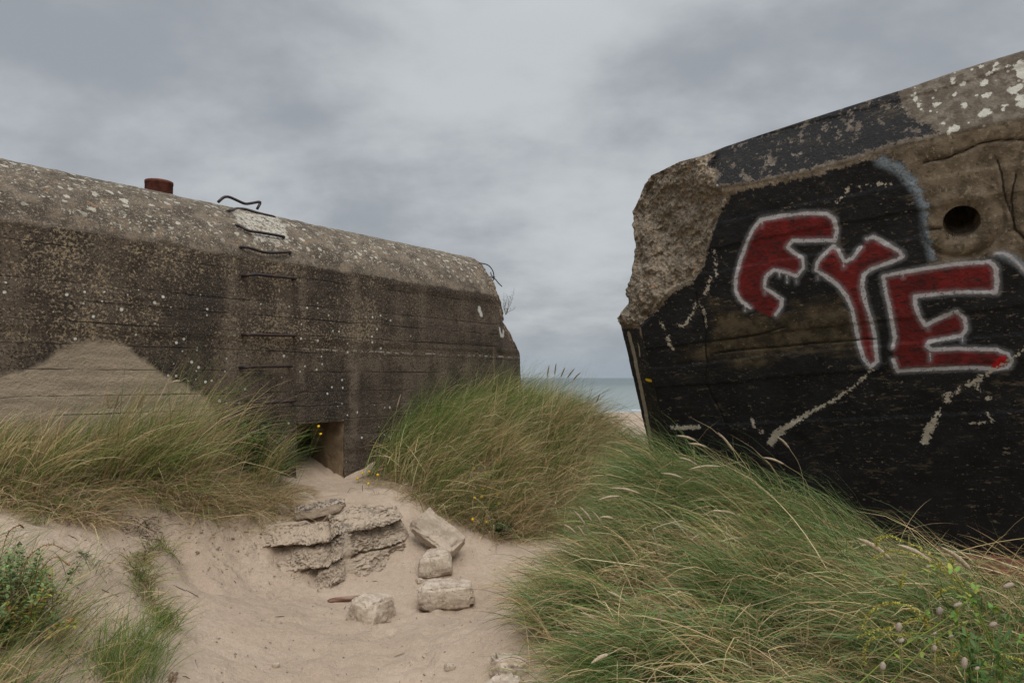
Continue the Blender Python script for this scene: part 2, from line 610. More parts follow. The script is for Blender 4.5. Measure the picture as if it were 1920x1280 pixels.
# lichen rounds
lv = m.map(scale=(1.0, .8, 1.15), loc=(1.3, .7, .2))
lvd = m.n.new('ShaderNodeVectorMath'); lvd.operation = 'MULTIPLY_ADD'
m.put(lvd.inputs[0], m.noise(14, 3, .6, colour=True)); lvd.inputs[1].default_value = (.10, .10, .10); m.put(lvd.inputs[2], lv)
l1 = m.vor(12.5, lvd.outputs[0])
l1r = m.sep(m.vor(12.5, lvd.outputs[0], out='Color'))[0]
size = m.ma('MULTIPLY', l1r, .40)
lm = m.ss(m.ma('SUBTRACT', l1, size), .02, -.02)
where = m.mul(m.ss(m.noise(1.6, 3, .6, m.map(loc=(5, 2, 0))), .34, .50), m.ss(ox[2], 2.8, 3.0))
lm = m.mul(lm, where, m.ss(m.noise(70, 3, .7), .3, .42))
lichen = m.mix(m.noise(20, 3), (.34, .31, .25), (.56, .53, .45))
wallc = m.mix(lm, wallc, lichen)
l2 = m.vor(34, lvd.outputs[0]); l2r = m.sep(m.vor(34, lvd.outputs[0], out='Color'))[1]
lm2 = m.mul(m.ss(m.ma('SUBTRACT', l2, m.mul(l2r, .42)), .02, -.03), m.ss(ox[2], 2.76, 2.85), m.ss(m.noise(3, 3, .6), .40, .52))
wallc = m.mix(m.mul(lm2, .8), wallc, (.46, .42, .34))
# white dots on the wall around the rungs
rbm = m.mul(m.ss(m.ma('ADD', m.attr('rungl'), m.mul(m.ma('SUBTRACT', m.noise(8, 5, .7), .5), .55)), .03, -.02), m.ss(m.noise(26, 4, .7), .43, .52))
wallc = m.mix(m.mul(rbm, .85), wallc, (.50, .47, .40))
d1 = m.vor(15, m.map(loc=(4, 0, 2))); d1r = m.sep(m.vor(15, m.map(loc=(4, 0, 2)), out='Color'))[0]
dw = m.mul(m.ss(m.ma('SUBTRACT', d1, m.mul(m.ss(d1r, .3, 1), .22)), .012, -.012), m.ss(m.noise(1.5, 2, .5, m.map(loc=(0, 3, 7))), .38, .50), m.ss(ox[2], 2.5, 2.3), m.ss(ox[0], 2.4, 1.2, .1, 1))
dw = m.mul(dw, m.ma('SUBTRACT', 1.0, patch))
wallc = m.mix(dw, wallc, (.56, .56, .50))
d2 = m.vor(52, m.map(loc=(1, 5, 2)))
dw2 = m.mul(m.ss(d2, .15, .10), m.ss(m.noise(1.8, 2, .5, m.map(loc=(0, 3, 9))), .40, .54), m.ma('SUBTRACT', 1.0, patch))
wallc = m.mix(m.mul(dw2, .9), wallc, (.42, .39, .33))
# board seams
wob = m.mul(m.ma('SUBTRACT', m.noise(1.4, 4, .6), .5), .045)
zz = m.ma('ADD', ox[2], wob)
seam = None
for zi, wd in [(2.34, .004), (2.20, .007), (2.035, .005), (1.86, .004), (1.665, .005), (1.455, .0045), (1.31, .005), (1.155, .0055), (.98, .004), (2.62, .003)]:
    a = m.ss(m.ma('ABSOLUTE', m.ma('SUBTRACT', zz, zi)), wd * .6 + .003, wd * .25)
    a = m.mul(a, m.ss(m.noise(1.1, 3, .6, m.map(loc=(zi * 9, 0, 0), scale=(1, 1, 0))), .42, .60))
    seam = a if seam is None else m.ma('MAXIMUM', seam, a)
seam = m.mul(seam, m.ss(ox[2], 2.74, 2.70))
wallc = m.mix(m.mul(seam, .9), wallc, (.018, .015, .013))
eff = m.ss(m.ma('ABSOLUTE', m.ma('SUBTRACT', m.ma('ADD', ox[2], m.mul(wob, 1.3)), 1.90)), .012, .004)
eff = m.mul(eff, m.ss(m.noise(9, 3, .7), .48, .58), m.ss(ox[0], .2, .6))
wallc = m.mix(m.mul(eff, .8), wallc, (.42, .37, .31))
crk = m.ss(m.attr('crk'), .010, .004)
lad = m.mul(m.ss(m.ma('ABSOLUTE', m.ma('ADD', ox[0], m.mul(m.ma('SUBTRACT', med, .5), .15))), .33, .24), m.ss(ox[2], 1.2, 1.5), m.ss(ox[2], 2.75, 2.6))
wallc = m.mix(m.mul(lad, m.ss(m.noise(2.2, 4, .6), .25, .65), .2), wallc, (.045, .036, .030))
wallc = m.mix(m.mul(crk, m.ss(m.noise(16, 3), .35, .5)), wallc, (.45, .37, .27))
# broken end
brc = m.mix(m.ss(m.vor(34, out='Color'), .25, .85), (.11, .085, .062), (.30, .235, .17))
wallc = m.mix(m.ss(m.attr('broken'), .25, .6), wallc, brc)
wallc = m.mix(m.ss(m.ma('ADD', m.attr('splash'), m.mul(m.ma('SUBTRACT', m.noise(26, 3), .5), .05)), .012, -.01), wallc, (.55, .54, .50))
m.col(wallc)
h = m.ma('ADD', m.mul(m.noise(28, 5, .7), 1), m.mul(fine, .35))
h = m.ma('SUBTRACT', h, m.mul(seam, 1.2))
h = m.ma('ADD', h, m.mul(m.ss(m.attr('broken'), .2, .6), m.mul(m.noise(16, 4, .7), 2)))
m.bump(h, .95, .022)
CONC = m.m

crk = segdist([tuple(surfL(*p)[[0, 2]]) for p in [(518, 455), (520, 478), (521, 500), (522, 535), (528, 560), (534, 575)]], X, Z)
splash = np.minimum(segdist([tuple(hitL(*p)[[0, 2]]) for p in [(899, 578), (903, 590)]], X, Z) - .03, segdist([tuple(hitL(*p)[[0, 2]]) for p in [(938, 617), (942, 628), (950, 628), (950, 620)]], X, Z) - .025)
rungl = sdpoly(RB, X, Z)
att = dict(rungl=rungl, sdp=np.where(Yv < .1, sdp, 1), broken=np.maximum(broken, 0), crk=np.where(Yv < .4, crk, 1), splash=np.where(Yv < .5, splash, 1))
wall = mesh('wall', V.reshape(-1, 3), faces, CONC, bunkL, att)
# room behind the opening
m = Mat('opening_concrete', .95, .1)
m.col(m.mix(m.ss(m.noise(5, 4, .6), .35, .65), (.13, .095, .06), (.26, .19, .12)))
m.bump(m.noise(25, 4, .7), .6, .02)
b = MB()
y1, y2 = .55, 2.6
zb = -.2
v = [(dl, 0, zb), (dr, 0, zb), (dr, 0, dt), (dl, 0, dt), (dl, y1, zb), (dr - .02, y1, zb), (dr - .02, y1, dt - .01), (dl, y1, dt - .01)]
v = [(a, c + (.004 if c == 0 else 0), d) for a, c, d in v]
b.add(v, [[0, 4, 7, 3], [1, 2, 6, 5], [3, 7, 6, 2], [0, 1, 5, 4]])
r0, r1 = dl - .6, dr + 1.4
v = [(r0, y1, zb), (r1, y1, zb), (r1, y1, dt + .6), (r0, y1, dt + .6), (r0, y2, zb), (r1, y2, zb), (r1, y2, dt + .6), (r0, y2, dt + .6),
     (dl, y1, zb), (dr - .02, y1, zb), (dr - .02, y1, dt - .01), (dl, y1, dt - .01)]
b.add(v, [[0, 4, 7, 3], [1, 2, 6, 5], [3, 7, 6, 2], [4, 5, 6, 7], [0, 3, 11, 8], [1, 9, 10, 2], [3, 2, 10, 11]])
b.build('opening', m.m, bunkL, smooth=False)

# rusty iron
m = Mat('rusty_iron', .5, .5)
m.b.inputs['Metallic'].default_value = .35
m.col(m.mix(m.ss(m.noise(30, 4, .7), .45, .65), (.022, .020, .022), (.085, .035, .022)))
m.bump(m.noise(120, 3), .4, .003)
IRON = m.m
m = Mat('rust', .85, .2)
m.col(m.mix(m.ss(m.noise(12, 4, .7), .4, .6), (.085, .028, .02), (.14, .05, .032)))
m.bump(m.noise(60, 4), .6, .006)
RUST = m.m


def rung(pts, out=.10, y=None, r=.0155, ends=(True, True)):
    q = []
    for i, (px, py) in enumerate(pts):
        base = surfL(px, py) if y is None else hitL(px, py, y)
        w = OL + LX * base[0] + LY * base[1] + LZ * base[2]
        w2 = w + (CAM - w) / np.linalg.norm(CAM - w) * (out if y is None else 0)
        q.append(tolocL(w2))
    q = np.array(q)
    path = list(q)
    if ends[0]: path.insert(0, q[0] + V3(-.01, out + .06, -.02 if q[0][2] > 2.8 else 0))
    if ends[1]: path.append(q[-1] + V3(.01, out + .06, -.02 if q[0][2] > 2.8 else 0))
    path = np.array(path)
    # densify with gentle corners
    out_p = []
    for i in range(len(path) - 1):
        L = np.linalg.norm(path[i + 1] - path[i])
        n = max(3, int(L / .025))
        for t in np.linspace(0, 1, n, endpoint=False): out_p.append(path[i] * (1 - t) + path[i + 1] * t)
    out_p.append(path[-1])
    o = np.array(out_p)
    for _ in range(2): o[1:-1] = (o[:-2] + o[1:-1] * 2 + o[2:]) / 4
    b = MB()
    b.tube(o, r, 8)
    return b.build('rung', IRON, bunkL)


rung([(409, 379), (420, 368.5), (430, 369), (460, 383), (490, 377.6), (482, 392)], y=.85, ends=(False, False))
rung([(429, 395), (444, 391), (460, 392), (486, 400), (517, 407)], out=.07)
rung([(446, 421), (465, 433), (486, 435.5), (535, 444)], out=.08)
rung([(456, 462), (470, 465), (494, 473), (513, 474), (547, 472)], out=.08)
rung([(465, 516), (478, 514), (507, 517), (557, 522)])
rung([(464, 627), (557, 629)])
rung([(461, 689), (473, 687), (549, 686)])
rung([(472, 753), (500, 755), (555, 751)])
rung([(474, 812), (521, 811), (558, 807)])
rung([(500, 876), (517, 873), (553, 868)])
# rung stains / sockets are in the wall relief; vent pipe
c0 = hitL(298, 352, 1.25)
rp = .133
b = MB()
th = np.arange(33) * 2 * math.pi / 32
topz = hitL(298, 341, 1.25)[2]
ring = []
for rr, zz_ in [(rp, 3.3), (rp, topz - .03), (rp + .003, topz - .028), (rp + .003, topz), (rp - .012, topz), (rp - .012, topz - .12)]:
    ring.append(np.column_stack([c0[0] + rr * np.cos(th[:32]), c0[1] + rr * np.sin(th[:32]), np.full(32, zz_)]))
v = np.vstack(ring)
f = []
for i in range(5):
    for j in range(32):
        f.append([i * 32 + j, i * 32 + (j + 1) % 32, (i + 1) * 32 + (j + 1) % 32, (i + 1) * 32 + j])
b.add(v, f)
b.build('vent_pipe', RUST, bunkL)
# rebar at the broken end
for pts in ([(903, 492), (915, 497), (924, 508), (926, 522), (921, 530)], [(920, 517), (928, 523), (934, 530), (941, 537)], [(925, 510), (922, 517), (928, 520)]):
    q = np.array([hitL(px, py, .25) for px, py in pts])
    q[0][1] += .05
    b = MB(); b.tube(smoothpath(q, 18), .008, 6); b.build('rebar', IRON, bunkL)

# ================================================================== graffiti block
wv = ray(-943, 889)
mm_ = np.cross(ray(1202, 613), ray(1252, 830))
ev = np.cross(wv, mm_)
if ev[2] > 0: ev = -ev
ev /= np.linalg.norm(ev)
wv /= np.linalg.norm(wv)
BX = -wv
BZ = -ev
BZ -= BX * (BX @ BZ); BZ /= np.linalg.norm(BZ)
BY = np.cross(BZ, BX)
OB = P(1202, 613, 6.0)
MB2 = Matrix([[BX[i], BY[i], BZ[i], OB[i]] for i in range(3)] + [[0, 0, 0, 1]])


def hitB(px, py, y=0.0):
    d = ray(px, py)
    t = (y - (CAM - OB) @ BY) / (d @ BY)
    q = CAM + d * t - OB
    return np.array([q @ BX, q @ BZ])


def B2(pts): return [tuple(hitB(*p)) for p in pts]


LEDGE_PX = [(1345, 352), (1420, 342), (1520, 322), (1600, 300), (1700, 270), (1830, 240), (1920, 222), (2200, 152)]
FACE = B2([(1278, 943), (1252, 830), (1202, 613), (1218, 600), (1240, 570), (1262, 545), (1300, 530), (1320, 500), (1333, 450), (1350, 410), (1368, 378), (1358, 362)] + LEDGE_PX + [(2400, 1400), (1400, 1400)])
LEDGE = np.array(B2(LEDGE_PX))
xcut, zcut = hitB(1335, 350)
zchamf = hitB(1202, 613)[1]
# one cubic-ish face polygon distance
FACEa = np.array(FACE)


def yfun(x, z):
    d = segdist(FACE, x, z, True)
    d = np.where(inside(FACE, x, z), 0, d)
    lz = np.interp(x, LEDGE[:, 0], LEDGE[:, 1])
    top = sstep(-.06, .10, x - xcut) * sstep(-.02, .02, z - lz)
    cham = sstep(.06, -.05, z - zchamf)
    kk = .62 * (1 - cham) + 1.0 * cham
    kk = kk * (1 - top) + .62 * top
    return d * kk


def onB(px, py):
    y = 0.0
    for _ in range(40):
        x, z = hitB(px, py, y)
        y = .6 * y + .4 * float(yfun(np.array([x]), np.array([z]))[0])
    return np.array([x, z])


def resample(pts, n):
    pts = np.asarray(pts, float)
    L = np.concatenate([[0], np.cumsum(np.linalg.norm(np.diff(pts, axis=0), axis=1))])
    t = np.linspace(0, L[-1], n)
    return np.column_stack([np.interp(t, L, pts[:, 0]), np.interp(t, L, pts[:, 1])])


NU, NV = 440, 340
Lb = resample([onB(*p) for p in [(1247, 958), (1221, 850), (1192, 730), (1162, 607), (1168, 575), (1180, 530), (1188, 480), (1188, 430), (1184, 402), (1196, 370), (1201, 350), (1217, 330)]], NV)
Tb = resample([onB(*p) for p in [(1217, 330), (1240, 320), (1275, 303), (1320, 291), (1360, 275), (1420, 255), (1500, 229), (1600, 197), (1700, 166), (1780, 138), (1850, 116), (1920, 95), (2150, 25)]], NU)
corner = np.array(hitB(2250, 1260))
Rb = resample([corner, Tb[-1]], NV)
Bb = resample([Lb[0], corner], NU)
u = np.linspace(0, 1, NU)[:, None, None]; v_ = np.linspace(0, 1, NV)[None, :, None]
Q = (1 - u) * Lb[None] + u * Rb[None] + (1 - v_) * Bb[:, None] + v_ * Tb[:, None] - ((1 - u) * (1 - v_) * Lb[0] + u * (1 - v_) * Bb[-1] + (1 - u) * v_ * Lb[-1] + u * v_ * Rb[-1])
X, Z = Q[..., 0].copy(), Q[..., 1].copy()
hc = hitB(1803, 416); hr = .108
dx, dz = X - hc[0], Z - hc[1]
rr = np.hypot(dx, dz)
cell = .016
sn = (rr > hr - cell * .7) & (rr < hr + cell * .7)
sc_ = np.where(sn, hr / np.maximum(rr, 1e-6), 1)
X, Z = hc[0] + dx * sc_, hc[1] + dz * sc_
rr = np.hypot(X - hc[0], Z - hc[1])
dface = segdist(FACE, X, Z, True)
ins = inside(FACE, X, Z)
Yd = yfun(X, Z)
lz = np.interp(X, LEDGE[:, 0], LEDGE[:, 1])
topm = sstep(-.05, .05, X - xcut + .05 * fbm(X, Z, s=5, seed=9)) * sstep(-.015, .015, Z - lz)
chm = sstep(.03, -.03, Z - zchamf)
brk = (1 - topm) * (1 - chm) * sstep(0.0, .04, np.where(ins, -dface, dface))
lb_ = 1 - sstep(.0, .30, X - xcut)    # upper left also broken above the cut
brk = np.maximum(brk, (Z > lz) * sstep(0, .12, (hitB(1330, 300)[0] - X) + .05 * fbm(X, Z, s=6, seed=3)))
nb = fbm(X, Z, 0, s=3.2, o=6, g=.58, seed=12)
nb2 = np.abs(fbm(X, Z, 0, s=9, o=4, g=.6, seed=13))
Yd += brk * (.17 * nb + .09 * nb2 + .06 * sstep(.25, .5, fbm(X, Z, s=7, o=3, seed=77)) + .012 * fbm(X, Z, s=45, o=2, seed=3))
# make the break's silhouette ragged too
rag = brk * sstep(.25, 0, u[..., 0])
X2 = X + rag * .035 * fbm(Z, Yd, 0, s=8, o=4, g=.6, seed=14)
flat = (1 - brk)
Yd += flat * (.008 * fbm(X, Z, s=3, o=4, seed=15) + .0035 * fbm(X, Z, s=25, o=3, seed=16))
# board steps
Yd += flat * .004 * np.sign(vnoise(X * .01 + 9, np.floor((Z + .03 * fbm(X, Z, s=1, seed=2)) / .19) * 2.7, 4))
# ledge shadow line
Yd += (1 - topm) * .010 * np.exp(-((Z - lz) / .02) ** 2) * sstep(0, .1, X - xcut)


def crack(pts, w, d, jit=.012):
    global Yd
    s_ = segdist(B2(pts), X + jit * fbm(X, Z, s=14, o=3, seed=21), Z + jit * fbm(X, Z, s=14, o=3, seed=22))
    Yd += d * np.exp(-(s_ / w) ** 2)
    return s_


ckd = [crack([(1920, 262), (1880, 262), (1840, 268), (1810, 282), (1770, 298), (1730, 305)], .009, .02),
       crack([(1870, 300), (1890, 380), (1905, 430), (1925, 450)], .012, .010),
       crack([(1905, 325), (1898, 380), (1903, 430), (1930, 455)], .014, .016),
       crack([(1340, 663), (1400, 655), (1470, 650), (1540, 643), (1640, 636)], .007, .014, .006),
       crack([(1305, 550), (1322, 610), (1325, 680), (1322, 720), (1345, 760), (1362, 800)], .008, .012),
       crack([(1335, 640), (1420, 628), (1475, 612)], .007, .010, .006),
       crack([(1735, 430), (1760, 428)], .012, .03)]
ck = np.minimum.reduce(ckd)
# mortar collar and lumps round the hole
ring_ = np.exp(-((rr - .17) / .05) ** 2)
ang = np.arctan2(Z - hc[1], X - hc[0])
Yd -= ring_ * .018 * (1 + .8 * fbm(np.cos(ang) * 2, np.sin(ang) * 2, 0, s=1.5, seed=4))
Yd += .02 * np.exp(-((rr - .235) / .012) ** 2) * sstep(-.3, .4, -np.sin(ang) + .3)
ledm = segdist(B2([(1740, 435), (1765, 428), (1790, 420)]), X, Z)
Yd = np.where(rr < hr - 1e-4, .55 + .1 * (1 - rr / hr), Yd + .0)
# left side & roof backs
front = np.stack([X2, Yd, Z], -1)
nb_ = 26
q = np.linspace(0, 1, nb_ + 1)[1:] ** 1.3
# side: extrude u=0 column backwards ; roof: extrude v=1 row backwards
side = front[0][None] + q[:, None, None] * V3(.25, 2.4, 0)[None, None]
side[..., 0] += .05 * fbm(side[..., 1], side[..., 2], 0, s=5, o=4, seed=31)
roof = front[:, -1][:, None] + q[None, :, None] * V3(0, 2.4, -1.0)[None, None]
roof[..., 2] += .02 * fbm(roof[..., 0], roof[..., 1], 0, s=4, o=3, seed=32)

# --- paint distances (all on the face plane)
S8 = lambda pts: [(1340 + a / 3.31, 360 + b / 3.31) for a, b in pts]
g1 = S8([(380, 760), (412, 712), (418, 665), (365, 628), (308, 592), (318, 525), (368, 482), (440, 495), (508, 522), (552, 470), (545, 410), (485, 372), (450, 340), (485, 303), (600, 302), (748, 300), (757, 240), (742, 165), (690, 132), (560, 132), (420, 148), (285, 172), (238, 232), (196, 320), (160, 420), (132, 530), (130, 610), (160, 670), (222, 716)])
g1f = g1 + S8([(290, 752), (350, 775)])
g2a = S8([(905, 345), (855, 410), (815, 430), (800, 425), (770, 365), (738, 335), (690, 375), (640, 432), (628, 482), (690, 522), (765, 575), (822, 652), (852, 722), (875, 830), (893, 930), (925, 1030), (965, 1085), (1010, 1050), (1000, 980), (990, 880), (968, 780), (935, 680), (915, 585), (925, 512), (980, 472), (1100, 432), (1168, 400), (1150, 368), (1060, 318), (985, 278), (945, 292)])
g3a = S8([(1105, 965), (1118, 900), (1100, 800), (1082, 700), (1060, 620), (1052, 560), (1045, 520), (1150, 500), (1300, 475), (1500, 445), (1710, 432), (1745, 470), (1750, 550), (1748, 622), (1650, 620), (1500, 620), (1350, 635), (1240, 645), (1245, 700), (1275, 780), (1308, 828), (1400, 780), (1500, 740), (1552, 785), (1562, 850), (1535, 890), (1450, 905), (1335, 925), (1318, 955), (1350, 977), (1500, 970), (1740, 975), (1820, 1002), (1845, 1045), (1820, 1088), (1750, 1100), (1600, 1090), (1400, 1095), (1200, 1105), (1135, 1112), (1110, 1040)])
white = np.minimum.reduce([segdist(B2(g), X, Z) for g in (g1, g2a, g3a)])
extraw = [S8([(1735, 380), (1790, 375), (1840, 400), (1900, 460), (1930, 490)])]
white = np.minimum(white, segdist(B2(extraw[0]), X, Z) + .004)
for (a, b_, l) in [(450, 510, 50), (402, 500, 22), (508, 525, 38), (640, 520, 22), (800, 440, 28), (1337, 990, 56), (1537, 895, 40), (1168, 500, 30), (312, 600, 30), (293, 180, 32), (1325, 835, 18), (190, 700, 36)]:
    white = np.minimum(white, segdist(B2(S8([(a, b_), (a + 1, b_ + l)])), X, Z) + .010)
red = np.minimum.reduce([sdpoly(B2(g), X, Z) for g in (g1f, g2a, g3a)])
redbright = segdist(B2(S8([(1750, 1075), (1790, 1040)])), X, Z) - .028
BLK = B2([(1278, 960), (1252, 830), (1198, 610), (1205, 605), (1232, 583), (1262, 548), (1298, 532), (1322, 495), (1332, 450), (1345, 410), (1368, 372), (1385, 360), (1440, 348), (1530, 330), (1610, 306), (1655, 294), (1690, 302), (1722, 340), (1740, 385), (1738, 420), (1745, 450), (1756, 486), (1735, 500), (1790, 492), (1850, 484), (1880, 470), (1905, 478), (1990, 540), (2400, 560), (2400, 1500), (1300, 1500)])
BLK2 = B2([(1330, 300), (1362, 272), (1430, 240), (1690, 150), (1698, 212), (1722, 225), (1760, 246), (1700, 264), (1600, 293), (1520, 316), (1420, 338), (1352, 348), (1342, 345), (1352, 322), (1322, 312)])
# the band leans back, so trace it on the leaning surface
BLK2 = [tuple(onB(*p)) for p in [(1326, 302), (1345, 284), (1372, 262), (1450, 235), (1690, 158), (1686, 190), (1700, 215), (1722, 228), (1760, 246), (1700, 262), (1600, 291), (1520, 315), (1420, 336), (1362, 347), (1342, 345), (1352, 322), (1330, 316)]]
ypl = yfun(X, Z)
black = np.minimum(sdpoly(BLK, X, Z), sdpoly(BLK2, X, Z))
chamL = sdpoly([tuple(onB(*p)) for p in [(1164, 615), (1198, 615), (1225, 690), (1260, 830), (1290, 960), (1244, 960)]], X, Z)
black = np.minimum(black, chamL)
strip = segdist([tuple(onB(*p)) for p in [(1180, 626), (1192, 680), (1205, 745), (1216, 800), (1226, 850), (1236, 900)]], X, Z) - .030
strip = np.minimum(strip, segdist([tuple(onB(*p)) for p in [(1197, 645), (1200, 668)]], X, Z) - .010)
yellow = segdist([tuple(onB(*p)) for p in [(1212, 711), (1221, 713)]], X, Z) - .013
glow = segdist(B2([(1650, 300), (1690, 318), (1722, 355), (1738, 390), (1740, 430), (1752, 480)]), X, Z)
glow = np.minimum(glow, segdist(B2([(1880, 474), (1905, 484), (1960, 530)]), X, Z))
# calcite runs (polyline, half widths)


def ribbon(pts):
    best = np.full(X.shape, 9.0)
    for (a, b_) in zip(pts[:-1], pts[1:]):
        pa, pb = hitB(a[0], a[1]), hitB(b_[0], b_[1])
        d = pb - pa
        L = d @ d + 1e-9
        t = np.clip(((X - pa[0]) * d[0] + (Z - pa[1]) * d[1]) / L, 0, 1)
        best = np.minimum(best, np.hypot(X - pa[0] - t * d[0], Z - pa[1] - t * d[1]) - (a[2] * (1 - t) + b_[2] * t))
    return best


calc = np.minimum.reduce([ribbon(p) for p in [
    [(1447, 830, .030), (1455, 812, .032), (1475, 800, .022), (1500, 785, .016), (1525, 770, .012), (1560, 752, .009), (1600, 725, .006), (1640, 690, .004)],
    [(1424, 806, .008), (1430, 810, .008)],
    [(1925, 652, .006), (1895, 672, .006), (1866, 690, .006), (1845, 704, .012), (1828, 716, .022), (1812, 722, .006)], [(1828, 716, .016), (1838, 735, .004)],
    [(1798, 728, .010), (1795, 736, .006)], [(1777, 738, .020), (1776, 752, .016)], [(1762, 768, .006), (1752, 785, .020), (1742, 805, .026), (1734, 828, .022)],
    [(1332, 520, .006), (1326, 545, .008), (1322, 552, .006)], [(1338, 470, .007), (1342, 500, .010), (1344, 520, .004)], [(1310, 565, .005), (1322, 590, .009), (1324, 612, .005)],
    [(1272, 612, .004), (1284, 608, .009), (1300, 585, .007), (1305, 565, .003)], [(1254, 632, .010), (1256, 645, .008), (1262, 655, .010)], [(1238, 603, .005), (1246, 614, .007)],
    [(1410, 785, .010), (1415, 800, .005)], [(1310, 800, .014), (1260, 802, .014)],
    [(1569, 380, .004), (1588, 360, .003), (1595, 345, .003)], [(1612, 350, .003), (1640, 346, .005), (1672, 344, .004)], [(1862, 788, .004), (1850, 775, .003)], [(1855, 746, .008), (1853, 748, .006)], [(1820, 793, .004), (1846, 791, .006)]]])
# dabs of white on the bare upper right
wd = np.minimum.reduce([segdist([tuple(onB(*p)), tuple(onB(p[0] + 3, p[1] - 1))], X, Z) - r_ * .58 for p, r_ in [
    ((1788, 243), .036), ((1778, 248), .02), ((1755, 195), .030), ((1716, 186), .024), ((1723, 196), .018), ((1711, 179), .012), ((1806, 198), .028), ((1845, 212), .03), ((1838, 215), .03), ((1855, 214), .02), ((1783, 150), .024), ((1787, 155), .014), ((1804, 158), .02), ((1840, 126), .022), ((1866, 122), .018), ((1866, 131), .018), ((1843, 155), .028), ((1852, 177), .02), ((1838, 183), .014), ((1882, 201), .024), ((1900, 170), .038), ((1908, 165), .03), ((1918, 195), .04), ((1913, 183), .03), ((1766, 231), .014), ((1753, 171), .008), ((1850, 140), .016), ((1850, 100), .0), ((1700, 267), .004), ((1830, 180), .01), ((1790, 178), .008), ((1731, 207), .008)]])
grey = sdpoly([tuple(onB(*p)) for p in [(1885, 125), (1905, 112), (1960, 95), (1990, 140), (1960, 165), (1920, 158), (1900, 148)]], X, Z)
wd = np.minimum(wd, grey * .6 + .012)
worn = sdpoly(B2([(1330, 560), (1400, 580), (1450, 590), (1520, 560), (1600, 560), (1640, 600), (1620, 660), (1520, 660), (1420, 690), (1340, 680), (1270, 670), (1280, 650), (1330, 640)]), X, Z)
bare = sdpoly(BLK, X, Z)

nfront = NU * NV
vall = np.vstack([front.reshape(-1, 3), side.reshape(-1, 3), roof.reshape(-1, 3)])
f1 = gridfaces(NU, NV)
sd_idx = np.vstack([np.arange(NV)[None], nfront + np.arange(nb_ * NV).reshape(nb_, NV)])
a = sd_idx
f2 = np.stack([a[:-1, :-1], a[:-1, 1:], a[1:, 1:], a[1:, :-1]], -1).reshape(-1, 4)
ro = nfront + nb_ * NV
rf_idx = np.hstack([(np.arange(NU) * NV + NV - 1)[:, None], ro + np.arange(NU * nb_).reshape(NU, nb_)])
a = rf_idx
f3 = np.stack([a[:-1, :-1], a[1:, :-1], a[1:, 1:], a[:-1, 1:]], -1).reshape(-1, 4)


def full(arr, sv, rv):
    return np.concatenate([arr.ravel(), np.full(nb_ * NV, sv), np.full(NU * nb_, rv)])


attrs = dict(black=full(black, .5, .5), red=full(red, 1, 1), white=full(white, 1, 1), redb=full(redbright, 1, 1), brk=full(brk, 1, .2), calc=full(calc, 1, 1),
             glow=full(glow, 1, 1), strip=full(strip, 1, 1), yellow=full(yellow, 1, 1), wd=full(wd, 1, 1), worn=full(worn, 1, 1), topm=full(topm, 0, 1), ck=full(ck, 1, 1),
             bare=full(np.where(rr < .26, rr, 1), 1, 1))

m = Mat('graffiti_concrete', .85, .25)
fine = m.noise(90, 3, .7)
med = m.noise(7, 5, .62)
j1 = m.ma('SUBTRACT', m.noise(22, 4, .7), .5)
j2 = m.ma('SUBTRACT', m.noise(60, 3, .7), .5)


def edge(name, jit, lo=.004, amt=j1):
    return m.ss(m.ma('ADD', m.attr(name), m.mul(amt, jit)), lo, -lo)


bare_c = m.mix(m.ss(med, .35, .65), (.095, .072, .047), (.215, .17, .12))
bare_c = m.mix(m.ss(m.noise(30, 4, .7), .54, .66, 0, .7), bare_c, (.33, .27, .20))
bare_c = m.mix(m.ss(m.noise(20, 4, .7, m.map(loc=(3, 3, 3))), .56, .64, 0, .65), bare_c, (.06, .046, .03))
band_c = m.mix(m.ss(med, .35, .65), (.16, .135, .105), (.25, .215, .175))
band_c = m.mix(m.ss(m.noise(16, 5, .7), .42, .58), band_c, (.125, .10, .078))
band_c = m.mix(m.ss(fine, .5, .66, 0, .5), band_c, (.10, .085, .07))
cc = m.mix(m.ss(m.attr('topm'), .3, .7), bare_c, band_c)
agg = m.vor(42, out='Color')
aggv = m.sep(agg)
brkc = m.mix(aggv[0], (.155, .122, .088), (.36, .295, .22))
brkc = m.mix(m.ss(med, .40, .7, 0, .5), brkc, (.13, .10, .07))
brkc = m.mix(m.ss(aggv[1], .965, .985), brkc, (.34, .20, .11))
brkc = m.mix(m.ss(m.noise(11, 5, .7, m.map(loc=(2, 8, 1))), .52, .40, 0, .65), brkc, (.10, .08, .056))
brkc = m.mix(m.ss(fine, .56, .66, 0, .6), brkc, (.48, .42, .33))
brkc = m.mix(m.ss(m.noise(34, 4, .7), .42, .34, 0, .6), brkc, (.07, .055, .04))
cc = m.mix(m.ss(m.attr('brk'), .3, .6), cc, brkc)
